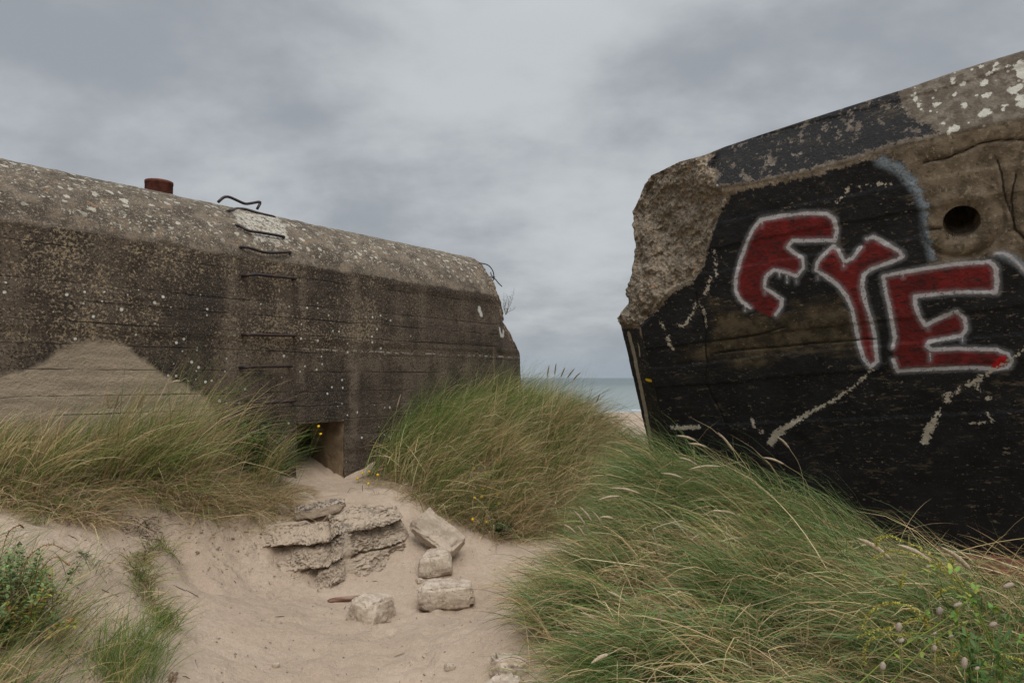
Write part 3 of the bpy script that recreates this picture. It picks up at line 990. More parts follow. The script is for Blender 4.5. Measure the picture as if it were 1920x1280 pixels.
# black paint with chips
bk = edge('black', .11, .004, m.ma('ADD', j1, m.mul(j2, .6)))
chips = m.ss(m.ma('ADD', m.noise(17, 5, .72, m.map(scale=(1, 1, 1.8))), m.mul(m.ma('SUBTRACT', m.noise(2.2, 3, .6), .5), .22)), .612, .64)
chips2 = m.ss(m.noise(55, 3, .72, m.map(scale=(.7, 1, 1.7), loc=(3, 0, 0))), .655, .69)
chipT = m.mul(m.ss(m.noise(10, 6, .75, m.map(scale=(1, 1, 1), loc=(7, 1, 0))), .56, .60), m.attr('topm'))
blackc = m.mix(m.ss(m.noise(4, 5, .65), .3, .7), (.005, .005, .006), (.013, .013, .015))
blackc = m.mix(m.ss(m.attr('topm'), .3, .7), blackc, (.016, .016, .018))
wear2 = m.ss(m.ma('ADD', m.noise(9, 5, .75, m.map(scale=(.7, 1, 2.2), loc=(2, 5, 1))), m.mul(m.ma('SUBTRACT', m.noise(1.6, 3, .6, m.map(loc=(1, 0, 3))), .5), .35)), .585, .64)
blackc = m.mix(m.mul(wear2, .7), blackc, (.085, .066, .042))
wornm = m.mul(m.ss(m.ma('ADD', m.attr('worn'), m.mul(m.ma('SUBTRACT', m.noise(5, 5, .7, m.map(scale=(.6, 1, 2))), .5), .55)), .05, -.10), .8)
blackc = m.mix(wornm, blackc, m.mix(m.ss(med, .4, .65), (.035, .026, .014), (.12, .09, .052)))
blackc = m.mix(m.ss(m.noise(3, 5, .7, m.map(scale=(.6, 1, 2.5), loc=(4, 4, 4))), .55, .75, 0, .5), blackc, (.055, .045, .032))
pres = m.mul(bk, m.ma('SUBTRACT', 1.0, m.mul(chips, .85)), m.ma('SUBTRACT', 1.0, m.mul(chips2, .8)), m.ma('SUBTRACT', 1.0, chipT))
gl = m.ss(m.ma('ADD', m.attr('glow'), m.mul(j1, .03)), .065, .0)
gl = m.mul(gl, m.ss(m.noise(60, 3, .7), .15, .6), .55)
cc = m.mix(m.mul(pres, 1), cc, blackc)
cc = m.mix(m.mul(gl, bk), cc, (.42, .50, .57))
# orange lichen dots on the worn zone
od = m.mul(m.ss(m.vor(26, m.map(loc=(1, 2, 3))), .18, .10), m.ss(m.noise(5, 3, .6), .5, .6), wornm)
cc = m.mix(m.mul(od, .8), cc, (.42, .20, .04))
# red letters
rd = m.ss(m.ma('ADD', m.attr('red'), m.mul(j2, .03)), .006, -.010)
redc = m.mix(m.ss(m.noise(5, 4, .65), .35, .65), (.105, .010, .009), (.185, .014, .013))
redc = m.mix(m.ss(m.noise(24, 4, .7, m.map(scale=(.5, 1, 1.5))), .54, .60, 0, .85), redc, (.03, .012, .012))
redc = m.mix(m.ss(m.noise(2.5, 4, .6, m.map(loc=(8, 8, 8))), .5, .7, 0, .5), redc, (.07, .012, .010))
redc = m.mix(m.mul(wornm, .6), redc, (.10, .022, .014))
cc = m.mix(rd, cc, redc)
wgap = m.ss(m.noise(38, 4, .78), .36, .43)
halo = m.mul(m.ss(m.ma('ADD', m.attr('white'), m.mul(j1, .03)), .046, .008), .36)
cc = m.mix(halo, cc, (.36, .36, .38))
wh = m.mul(m.ss(m.ma('ADD', m.ma('ADD', m.attr('white'), m.mul(j2, .026)), m.mul(m.ma('SUBTRACT', m.noise(6, 2), .5), .016)), .0165, .0090), wgap)
cc = m.mix(wh, cc, m.mix(m.noise(9, 3), (.42, .40, .41), (.60, .58, .60)))
cc = m.mix(edge('redb', .03, .004), cc, (.42, .012, .015))
cc = m.mix(edge('calc', .085, .004, m.ma('ADD', j1, j2)), cc, m.mix(m.noise(30, 3), (.30, .26, .20), (.58, .52, .43)))
cc = m.mix(edge('wd', .085, .003), cc, m.mix(m.noise(30, 3), (.48, .47, .41), (.66, .65, .58)))
cc = m.mix(m.mul(edge('strip', .03, .003), .9), cc, (.36, .30, .225))
cc = m.mix(edge('yellow', .006, .002), cc, (.75, .47, .01))
lw = m.mul(m.ss(m.vor(17, m.map(loc=(6, 2, 8))), .17, .12), m.attr('topm'), m.ss(m.noise(3, 2), .48, .56), m.ma('SUBTRACT', 1.0, bk))
cc = m.mix(lw, cc, (.56, .55, .48))
cc = m.mix(m.mul(m.ss(m.attr('ck'), .009, .003), .85), cc, (.012, .010, .008))
m.col(cc)
m.put(m.b.inputs['Roughness'], m.mix(bk, (.92, .92, .92), (.62, .62, .62)))
hh = m.ma('ADD', m.mul(m.noise(30, 5, .7), 1.0), m.mul(fine, .4))
hh = m.ma('ADD', hh, m.mul(m.ss(m.attr('brk'), .3, .6), m.mul(m.vor(42), 1.6)))
hh = m.ma('SUBTRACT', hh, m.mul(chips, .3))
m.bump(hh, .8, .012)
GRAF = m.m
blk = mesh('graffiti_block', vall, np.vstack([f1, f2, f3]), GRAF, None, attrs, matrix=MB2)
tag(blk, 'tilted black painted concrete block with red and white graffiti letters and a broken corner', 'bunker')

# ================================================================== sand sheet with litter under grass
PA = [(-1.82, 6.5), (-2.2, 6.15), (-2.5, 5.95), (-2.66, 5.3), (-2.9, 4.5), (-3.2, 4.1), (-4, 3.3), (-5.2, 3.0), (-3.9, 4.72), (-2.95, 5.9), (-2.3, 6.75), (-1.95, 6.75)]
PB = [(-1.66, 7.3), (-1.5, 6.95), (-1.2, 6.65), (-.75, 6.45), (-.3, 6.35), (.2, 6.25), (.6, 6.25), (1.0, 6.45), (1.4, 6.9), (1.55, 7.8), (1.45, 9), (.95, 10), (.2, 9.7), (-.6, 8.8), (-1.5, 7.75)]
PC = [(.14, 4.3), (.16, 3.7), (.3, 3.1), (.6, 2.5), (1.1, 1.9), (2.6, 1.6), (4.4, 2.6), (4.6, 3.8), (3.35, 4.45), (1.42, 5.85), (1.2, 6.15), (.95, 5.9), (.66, 5.2), (.38, 4.75)]
PD = [(-1.75, 2.5), (-2.2, 3.0), (-2.55, 3.3), (-3.2, 3.2), (-3.2, 2.0), (-1.8, 1.7)]
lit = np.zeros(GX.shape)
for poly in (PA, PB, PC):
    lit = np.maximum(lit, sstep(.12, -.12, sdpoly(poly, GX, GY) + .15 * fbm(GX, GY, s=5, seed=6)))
sandmesh = mesh('sand_ground', np.stack([GX, GY, GZ], -1).reshape(-1, 3), gridfaces(*GX.shape), SAND, None, dict(litter=lit))
tag(sandmesh, kind='structure')

# ================================================================== sea
m = Mat('sea_water', .45, .3)
gx = m.sep()
c = m.mix(m.ss(gx[1], 120, 700), (.20, .235, .235), (.085, .12, .135))
foam = m.mul(m.ss(m.ma('ADD', gx[1], m.mul(m.noise(.05, 3), 26)), 134, 128), m.ss(m.noise(.5, 4, .6, m.map(scale=(.25, 1, 1))), .44, .54))
c = m.mix(foam, c, (.7, .72, .72))
c = m.mix(m.ss(m.noise(.12, 4, .6, m.map(scale=(.1, 1, 1))), .45, .6, 0, .35), c, (.22, .25, .24))
m.col(c)
m.bump(m.noise(1.2, 4, .6, m.map(scale=(.3, 1, 1))), .5, .3)
sea = mesh('sea', [(-9000, 95, -4), (9000, 95, -4), (9000, 20000, -4), (-9000, 20000, -4)], [[0, 1, 2, 3]], m.m)
tag(sea, kind='structure')

# ================================================================== grass
m = Mat('grass_blades', .65, .25)
tint = m.attr('tint', True)
m.col(tint)
tr = m.n.new('ShaderNodeBsdfTranslucent'); m.l.new(tint, tr.inputs[0])
mx = m.n.new('ShaderNodeMixShader'); mx.inputs[0].default_value = .36
m.l.new(m.b.outputs[0], mx.inputs[1]); m.l.new(tr.outputs[0], mx.inputs[2]); m.l.new(mx.outputs[0], m.out.inputs[0])
GRASS = m.m
GREEN = [(.13, .205, .045), (.18, .25, .06), (.07, .135, .035), (.26, .31, .09), (.17, .21, .05)]
BLUEG = [(.17, .26, .095), (.10, .18, .06), (.23, .30, .13), (.25, .29, .085), (.14, .205, .06)]
STRAW = [(.62, .46, .25), (.48, .34, .18), (.70, .55, .33), (.34, .225, .12), (.56, .43, .21)]
BROWN = [(.34, .24, .155), (.24, .165, .105), (.42, .31, .21), (.48, .37, .25)]


def blades(bx, by, bz, L, az, th0, th1, w, col, seg=6, curl=1.3):
    """arrays of n blades -> verts, quads"""
    n = len(bx)
    t = np.linspace(0, 1, seg + 1)
    th = th0[:, None] + (th1 - th0)[:, None] * t[None] ** curl
    kink = (rng.random(n) < .10)[:, None] * (t[None] > rng.uniform(.4, .75, n)[:, None]) * rng.uniform(.5, 1.3, n)[:, None]
    th = th + kink
    azz = az[:, None] + (rng.normal(0, .16, n)[:, None]) * t[None] + kink * rng.normal(0, .6, n)[:, None]
    step = (L / seg)[:, None]
    dh = np.sin((th[:, 1:] + th[:, :-1]) / 2) * step
    dv = np.cos((th[:, 1:] + th[:, :-1]) / 2) * step
    hx = np.concatenate([np.zeros((n, 1)), np.cumsum(dh * np.cos(azz[:, 1:]), 1)], 1)
    hy = np.concatenate([np.zeros((n, 1)), np.cumsum(dh * np.sin(azz[:, 1:]), 1)], 1)
    hz = np.concatenate([np.zeros((n, 1)), np.cumsum(dv, 1)], 1)
    c = np.stack([bx[:, None] + hx, by[:, None] + hy, bz[:, None] + hz], -1)
    tw = rng.uniform(0, math.pi, n)[:, None]
    side = np.stack([-np.sin(azz) * np.cos(tw), np.cos(azz) * np.cos(tw), np.sin(tw) * np.ones_like(azz)], -1)
    # mixed with depth direction so ribbons keep width from most sides
    ww = (w[:, None] * np.clip(1.0 - t[None] ** 2.2, .08, 1) * np.where(t[None] < .08, .7, 1))[..., None] * .5
    v = np.stack([c - side * ww, c + side * ww], 2)  # n, seg+1, 2, 3
    v = v.reshape(-1, 3)
    base = (np.arange(n) * (seg + 1) * 2)[:, None, None]
    s = (np.arange(seg) * 2)[None, :, None]
    q = np.array([0, 1, 3, 2])[None, None]
    f = (base + s + q).reshape(-1, 4)
    shade = np.repeat(col, (seg + 1) * 2, axis=0)
    return v, f, shade


def pick(pal, n, var=.25):
    pal = np.array(pal)
    c = pal[rng.integers(0, len(pal), n)]
    return np.clip(c * (1 + rng.normal(0, var, (n, 1))), .01, .8)


def scatter(poly, n, edge=.0, density=None, wob=.18):
    poly = np.array(poly)
    lo, hi = poly.min(0), poly.max(0)
    out = np.zeros((0, 2))
    while len(out) < n:
        p = rng.uniform(lo, hi, (n * 2, 2))
        ok = sdpoly(poly, p[:, 0], p[:, 1]) + wob * fbm(p[:, 0], p[:, 1], s=3, seed=17) < edge
        if density is not None: ok &= rng.random(len(p)) < density(p[:, 0], p[:, 1])
        out = np.vstack([out, p[ok]])
    return out[:n]


def blocked(x, y, z, Ln):
    """keep roots out of the concrete"""
    q = np.column_stack([x, y, z]) - OL
    lx, ly = q @ LX, q @ LY
    bad = (ly > -.05) & (lx < S_C + 1.0) & (ly < 3.6)
    bad |= (ly > -1.1) & (ly < .5) & (lx > dl - .02 + .25 * np.clip(-ly, 0, 1)) & (lx < dr + .04)
    q2 = np.column_stack([x, y, z]) - OB
    by = q2 @ BY; bx_ = q2 @ BX
    bad |= (by > -.03) & (bx_ > -.5)
    return bad


def grass_patch(pts, nper, spread, Lr, azf, th0r, th1r, w, palf, azs=.45, clumpaz=.55, seg=6, lenf=None, zoff=None):
    """pts = clump centres; each clump fans out"""
    n = len(pts)
    cid = np.repeat(np.arange(n), nper)
    N = len(cid)
    caz = rng.normal(0, clumpaz, n)
    cL = rng.uniform(.6, 1.25, n)
    cth = rng.normal(0, .16, n)
    off = rng.normal(0, spread, (N, 2))
    x = pts[cid, 0] + off[:, 0]; y = pts[cid, 1] + off[:, 1]
    z = ground(x, y) - .02
    if zoff: z = z + rng.uniform(*zoff, N)
    az = azf(x, y) + caz[cid] + rng.normal(0, azs, N)
    L = rng.uniform(*Lr, N) * cL[cid]
    if lenf is not None: L = L * lenf(x, y)
    th0 = np.clip(rng.uniform(*th0r, N) + cth[cid], 0, 2); th1 = rng.uniform(*th1r, N) + cth[cid] * 1.5
    ok = ~blocked(x, y, z, L)
    col = palf(x, y, N, rng.random(n)[cid])
    # tips must not pass through the concrete
    tx = x + np.cos(az) * L * np.sin((th0 + th1) / 2); ty = y + np.sin(az) * L * np.sin((th0 + th1) / 2)
    ok &= ~blocked(tx, ty, z + L * np.cos((th0 + th1) / 2), L)
    wd_ = rng.uniform(.7, 1.3, N) * w
    return blades(x[ok], y[ok], z[ok], L[ok], az[ok], th0[ok], th1[ok], wd_[ok], col[ok], seg)


def mixpal(gfrac, gpal, spal=STRAW):
    def f(x, y, N, cr):
        g = gfrac(x, y) if callable(gfrac) else gfrac
        isg = rng.random(N) < np.clip(g - .04 + (cr - .5) * 1.1, 0.02, .98)
        return np.where(isg[:, None], pick(gpal, N), pick(spal, N))
    return f


def combine(name, parts, label, cat='grass', group=None, kind='stuff', mat=None, parent=None):
    vs, fs, cs, n = [], [], [], 0
    for v, f, c in parts:
        vs.append(v); fs.append(f + n); cs.append(c); n += len(v)
    o = mesh(name, np.vstack(vs), np.vstack(fs), mat or GRASS, parent, None, True, col=np.vstack(cs))
    if parent is None: tag(o, label, cat, group, kind)
    return o


QUAL = 1.0


def NN(n): return int(n * QUAL)


# --- A: along the left bunker
azA = lambda x, y: R(25) + .5 * fbm(x, y, s=1.2, seed=41)
pa = scatter(PA, NN(330), -.05, wob=.42)
pa_front = scatter([(-1.9, 6.45), (-2.3, 6.05), (-2.66, 5.3), (-2.95, 4.4), (-3.3, 4.0), (-3.5, 4.3), (-2.9, 5.0), (-2.5, 5.6), (-2.0, 6.5)], NN(190), .03, wob=.45)
lena = lambda x, y: .68 + .80 * np.exp(-((x + 2.75) / .42) ** 2) + .34 * np.exp(-((x + 2.15) / .22) ** 2)
green_l = lambda x, y: .50 + .35 * fbm(x, y, s=1.6, seed=42)
A = [grass_patch(pa, 20, .05, (.35, .75), azA, (.1, .5), (.9, 1.75), .0052, mixpal(green_l, GREEN), lenf=lena),
     grass_patch(pa, 10, .08, (.5, .85), azA, (.0, .35), (.5, 1.2), .004, mixpal(.8, GREEN), lenf=lena),
     grass_patch(pa_front, 34, .07, (.2, .55), lambda x, y: R(-60) + 1.2 * fbm(x, y, s=2, seed=4), (.5, 1.4), (1.5, 2.7), .0036, mixpal(.12, GREEN, STRAW + BROWN), azs=.7)]
allaz = lambda x, y: rng.uniform(0, 6.28, len(x))
A.append(grass_patch(pa[:200], 9, .10, (.25, .5), allaz, (.9, 1.5), (1.3, 2.1), .0040, mixpal(.10, GREEN), zoff=(.06, .26)))
A.append(grass_patch(scatter([(-2.0, 6.35), (-2.5, 5.9), (-2.9, 5.2), (-2.55, 4.95), (-2.25, 5.4), (-1.95, 5.8)], 70, .05), 12, .08, (.15, .42), lambda x, y: R(-70) + 1.2 * fbm(x, y, s=2, seed=9), (.8, 1.5), (1.5, 2.3), .0036, mixpal(.05, GREEN, STRAW + BROWN), azs=1.0))
combine('dune_grass', A, 'mixed green and straw coloured dune grass growing along the foot of the long bunker')
# --- B: centre mound
azB = lambda x, y: R(18) + .45 * fbm(x, y, s=.9, seed=43) + R(14) * (x > .6)
green_b = lambda x, y: .45 + .46 * sstep(-.3, -1.2, x) * sstep(6.8, 7.4, y) + .30 * sstep(7.4, 8.4, y) - .25 * sstep(.1, .9, x) * sstep(8.6, 7.0, y) + .35 * fbm(x, y, s=1.3, seed=44)
pb = scatter(PB, NN(720), -.02)
lowb = lambda x, y: (.62 + .38 * sstep(6.4, 7.3, y)) * (1 + .22 * sstep(-.3, -1.2, x) - .34 * sstep(.75, 1.35, x))
Bq = [grass_patch(pb, 26, .055, (.40, .80), azB, (.15, .6), (1.0, 1.9), .0062, mixpal(green_b, GREEN), lenf=lowb),
      grass_patch(pb[:NN(420)], 14, .08, (.55, .9), azB, (.05, .4), (.7, 1.35), .0042, mixpal(lambda x, y: green_b(x, y) + .15, GREEN), lenf=lowb)]
pbf = scatter([(-1.6, 7.1), (-1.2, 6.6), (-.7, 6.42), (-.2, 6.3), (.3, 6.2), (.8, 6.3), (1.1, 6.9), (.4, 6.9), (-.4, 7.0), (-1.1, 7.3)], NN(300), .02)
Bq.append(grass_patch(pbf, 34, .08, (.18, .5), lambda x, y: R(-60) + 1.4 * fbm(x, y, s=2, seed=5), (.4, 1.3), (1.4, 2.6), .0038, mixpal(.2, GREEN, STRAW + BROWN), azs=.8))
Bq.append(grass_patch(pb[:NN(480)], 9, .12, (.25, .55), lambda x, y: azB(x, y) + rng.normal(0, 1.0, len(x)), (.8, 1.4), (1.3, 2.1), .0046, mixpal(.10, GREEN), zoff=(.08, .36)))
combine('dune_grass', Bq, 'thick windswept dune grass covering the mound between the two concrete bunkers')
# --- C: right bank


def azC(x, y): return R(188) + .5 * fbm(x, y, s=.8, seed=45) + R(18) * sstep(3.6, 2.4, y)


def bl(x, y, cx, cy, rx, ry): return np.exp(-(((x - cx) / rx) ** 2 + ((y - cy) / ry) ** 2))


STRAWZ = [tuple(P(px, py, Y)[:2]) + (rx, ry) for px, py, Y, rx, ry in [(1200, 1090, 4.0, .34, .30), (1400, 1060, 4.1, .40, .24), (1290, 1150, 3.6, .35, .2), (1560, 1060, 4.1, .3, .2), (1010, 1170, 3.7, .2, .18), (1560, 1230, 2.9, .3, .2), (1300, 1270, 3.0, .25, .15), (1480, 1010, 4.5, .3, .16)]]
def strawz(x, y): return np.clip(sum(bl(x, y, *q) for q in STRAWZ), 0, 1)


green_c = lambda x, y: .66 + .30 * sstep(4.6, 5.3, y) - .62 * strawz(x, y) + .35 * fbm(x, y, s=1.3, seed=46)
pc = scatter(PC, NN(800), -.02)
lenc = lambda x, y: (1 - .38 * strawz(x, y)) * (.78 + .32 * sstep(4.3, 5.2, y)) * (1 - .42 * sstep(1.9, 2.9, x) * sstep(2.6, 3.4, y))
Cq = [grass_patch(pc, 28, .06, (.32, .66), azC, (.35, .95), (1.5, 2.25), .0054, mixpal(green_c, BLUEG), lenf=lenc),
      grass_patch(pc[:NN(450)], 14, .08, (.4, .72), azC, (.2, .7), (1.2, 1.9), .0044, mixpal(lambda x, y: green_c(x, y) + .12, BLUEG), lenf=lenc),
      grass_patch(scatter(PC, NN(420), 0), 26, .09, (.15, .4), lambda x, y: R(200) + 2 * fbm(x, y, s=2, seed=6), (.5, 1.5), (1.3, 2.4), .0036, mixpal(.15, BLUEG, STRAW + BROWN), azs=1.2)]
pcb = scatter([(1.15, 5.5), (1.5, 5.1), (2.1, 4.55), (2.9, 4.0), (3.4, 3.6), (4.0, 3.6), (3.4, 4.5), (2.5, 4.95), (1.6, 5.6), (1.25, 6.0)], NN(330), .1)
Cq.append(grass_patch(pcb, 34, .06, (.5, .85), lambda x, y: R(178) + .35 * fbm(x, y, s=1, seed=49) + R(12) * sstep(4.4, 3.6, y),  (.1, .7), (1.4, 2.2), .0056, mixpal(.80, BLUEG), lenf=lambda x, y: 1.12 - .70 * sstep(1.9, 2.7, x)))
for (tpx, tpy, tY, rad_, n_, L0, L1, az_, g_, lo_, hi_) in [
        (1640, 985, 4.75, .10, 900, .75, 1.05, 172, .9, .0, .7), (1560, 945, 4.9, .14, 1100, .65, .95, 176, .85, .1, .7), (1450, 925, 5.1, .16, 1100, .55, .85, 178, .85, .2, .8), (1350, 930, 5.2, .16, 900, .5, .75, 180, .8, .2, .8),
        (1560, 1130, 3.75, .13, 1000, .45, .75, 188, .92, .3, .9), (1420, 1150, 3.6, .12, 800, .4, .65, 195, .85, .4, .9), (1215, 1240, 3.15, .12, 1100, .35, .6, 196, .95, .3, 1.0), (1330, 1230, 3.1, .14, 900, .35, .6, 205, .7, .3, 1.0),
        (1130, 1125, 4.0, .10, 700, .35, .6, 185, .9, .3, .9), (1165, 1060, 4.4, .10, 500, .35, .6, 165, .75, .1, .7), (1240, 980, 4.9, .14, 800, .45, .7, 185, .8, .3, .9),
        (1750, 1180, 2.9, .14, 900, .4, .7, 190, .75, .3, .9), (1860, 1150, 3.0, .12, 500, .4, .7, 160, .8, .0, .6), (1560, 1260, 2.6, .12, 800, .3, .55, 205, .6, .3, 1.0), (1850, 1260, 2.4, .14, 700, .35, .6, 195, .6, .3, .9)]:
    tq = P(tpx, tpy, tY)
    pts_ = np.column_stack([tq[0] + rng.normal(0, rad_, 22), tq[1] + rng.normal(0, rad_ * .8, 22)])
    Cq.append(grass_patch(pts_, int(n_ * QUAL) // 22, .035, (L0, L1), lambda x, y, a=az_: R(a) + 0 * x, (lo_, hi_), (1.5, 2.35), .0050, mixpal(g_, BLUEG), azs=.30, clumpaz=.22))
Cq.append(grass_patch(pc[:NN(520)], 9, .12, (.22, .5), lambda x, y: azC(x, y) + rng.normal(0, 1.1, len(x)), (.8, 1.4), (1.3, 2.1), .0040, mixpal(.10, BLUEG), zoff=(.06, .28)))
combine('dune_grass', Cq, 'long blue green dune grass sweeping left over the bank below the graffiti block')
# --- D: bottom left
azD = lambda x, y: R(15) + .8 * fbm(x, y, s=2, seed=47)
pd = scatter(PD, NN(120), 0)
def gpz(px, py):
    """point where the pixel ray meets the sand"""
    d = ray(px, py)
    ts = np.linspace(1.2, 14, 900)
    pts = CAM + d * ts[:, None]
    g = ground(pts[:, 0], pts[:, 1])
    return pts[np.argmax(pts[:, 2] < g)]


pdd = np.array([gpz(rng.uniform(-40, 150), rng.uniform(1150, 1330))[:2] for _ in range(46)] + [gpz(rng.uniform(10, 200), rng.uniform(1060, 1200))[:2] for _ in range(12)])
combine('dune_grass', [grass_patch(pdd, 15, .04, (.18, .42), lambda x, y: R(10) + .7 * fbm(x, y, s=3, seed=47), (.3, 1.0), (1.0, 1.7), .0030, mixpal(.72, GREEN), azs=.6), grass_patch(pd, 18, .06, (.2, .5), azD, (.2, .9), (1.0, 1.9), .0032, mixpal(.72, GREEN, STRAW), azs=.7)],
        'sparse thin dune grass on the sandy slope in the lower left corner')


def tuft(px, py, z, n, Lr, az, th0, th1, w, pal, spread, label, azs=.6, line=None):
    if line is None:
        p = PZ(px, py, z); pts = np.array([[p[0], p[1]]]); per = n
    else:
        pts = np.array([PZ(a, b_, z)[:2] for a, b_, z in line]); per = n // len(line)
    v, f, c = grass_patch(pts, per, spread, Lr, lambda x, y: az + 0 * x, th0, th1, w, pal, azs=azs, clumpaz=.2)
    o = combine('grass_tuft', [(v, f, c)], label, 'grass tuft', kind=None)
    return o


def gpz(px, py):
    """point where the pixel ray meets the sand"""
    d = ray(px, py)
    ts = np.linspace(1.2, 14, 900)
    pts = CAM + d * ts[:, None]
    g = ground(pts[:, 0], pts[:, 1])
    k = np.argmax(pts[:, 2] < g)
    return pts[k]


def tuft2(pxs, n, Lr, az, th0, th1, w, pal, spread, label, azs=.6):
    pts = np.array([gpz(a, b_)[:2] for a, b_ in pxs])
    v, f, c = grass_patch(pts, max(1, n // len(pts)), spread, Lr, lambda x, y: az + 0 * x, th0, th1, w, pal, azs=azs, clumpaz=.25)
    return combine('grass_tuft', [(v, f, c)], label, 'grass tuft', kind=None)


tuft2([(215, 1262), (240, 1240), (262, 1250), (232, 1275), (200, 1280), (285, 1225), (190, 1250), (255, 1215), (225, 1300), (275, 1275)], 900, (.16, .36), R(30), (.1, .8), (.7, 1.7), .0030, mixpal(.85, GREEN), .035,
      'green grass tuft standing alone on the sand at the bottom left', azs=1.4)
tuft2([(265, 1040), (255, 1065), (268, 1090), (278, 1115), (285, 1135), (300, 1160), (315, 1172), (285, 1030), (310, 1025), (262, 1050), (272, 1080)], 1100, (.12, .28), R(-65), (.3, 1.2), (1.3, 2.1), .0038, mixpal(.5, GREEN, STRAW + BROWN), .035,
      'hanging yellow green grass tuft trailing down the edge of the sand bank', azs=.7)
tuft2([(75, 975), (85, 965)], 90, (.2, .42), R(-70), (.4, 1.2), (1.5, 2.5), .003, mixpal(.4, GREEN), .02, 'narrow strand of grass hanging over bare sand at the left', azs=.3)
tuft2([(68, 1075), (60, 1085)], 26, (.15, .4), R(40), (.2, 1.0), (.8, 1.6), .003, mixpal(.7, GREEN), .01, 'small loose grass tuft rooted in the left sand slope', azs=1.3)

for (px, py, lb_, n_) in [(272, 985, 'dark tangle of exposed roots under the overhanging turf, the larger one', 260), (176, 968, 'dark strand of exposed roots hanging below the grass farther left', 90)]:
    q_ = gpz(px, py)
    pts_ = np.column_stack([q_[0] + rng.normal(0, .06 if n_ > 100 else .02, 14), q_[1] + rng.normal(0, .05, 14)])
    v_r, f_r, c_r = grass_patch(pts_, n_ // 14, .02, (.04, .16), lambda x, y: R(-80) + 0 * x, (.6, 1.6), (1.8, 3.0), .005, mixpal(.0, GREEN, [(.07, .045, .028), (.12, .08, .05), (.05, .035, .022)]), azs=.9)
    combine('exposed_roots', [(v_r, f_r, c_r)], lb_, 'roots', kind=None)

m = Mat('plant_tinted', .6, .3)
m.col(m.attr('tint', True))
PLANT = m.m

# ================================================================== rubble and stones
m = Mat('rubble_concrete', .95, .12)
n1 = m.noise(6, 5, .65)
c = m.mix(m.ss(n1, .35, .65), (.30, .24, .18), (.46, .375, .29))
c = m.mix(m.ss(m.noise(45, 4, .7), .54, .66, 0, .7), c, (.50, .43, .35))
dk = m.mul(m.ss(m.attr('tar'), .35, .9), m.ss(m.noise(38, 4, .72), .47, .54))
c = m.mix(m.mul(dk, .85), c, (.04, .038, .038))
c = m.mix(m.ss(m.attr('dust'), .35, .7), c, (.43, .335, .25))
m.col(c)
m.bump(m.ma('ADD', m.noise(40, 5, .7), m.mul(m.noise(120, 3), .4)), .9, .012)
RUB = m.m
m = Mat('stone_block', .93, .15)
c = m.mix(m.ss(m.noise(14, 5, .65), .35, .65), (.35, .275, .21), (.54, .45, .36))
c = m.mix(m.ss(m.noise(60, 4, .7), .55, .66, 0, .7), c, (.60, .56, .48))
c = m.mix(m.ss(m.noise(48, 4, .7, m.map(loc=(4, 4, 4))), .58, .66, 0, .7), c, (.11, .09, .065))
c = m.mix(m.mul(m.ss(m.noise(5, 3), .5, .65), .25), c, (.32, .27, .17))
m.col(c)
m.bump(m.ma('ADD', m.noise(45, 5, .7), m.mul(m.noise(140, 3), .4)), .8, .008)
STONE = m.m


def boxgrid(n=20):
    """unit cube surface, each face n x n, as quads (seams merged)"""
    bm = {}
    verts, faces = [], []

    def idx(p):
        k = tuple(np.round(p, 5))
        if k not in bm: bm[k] = len(verts); verts.append(p)
        return bm[k]
    g = np.linspace(-1, 1, n + 1)
    for ax in range(3):
        for sg in (-1, 1):
            a, b_ = (ax + 1) % 3, (ax + 2) % 3
            for i in range(n):
                for j in range(n):
                    q = []
                    for (s, t) in ((i, j), (i + 1, j), (i + 1, j + 1), (i, j + 1)):
                        p = np.zeros(3); p[ax] = sg; p[a] = g[s]; p[b_] = g[t]
                        q.append(idx(p))
                    faces.append(q if sg > 0 else q[::-1])
    return np.array(verts), np.array(faces)


_BV, _BF = boxgrid(36)


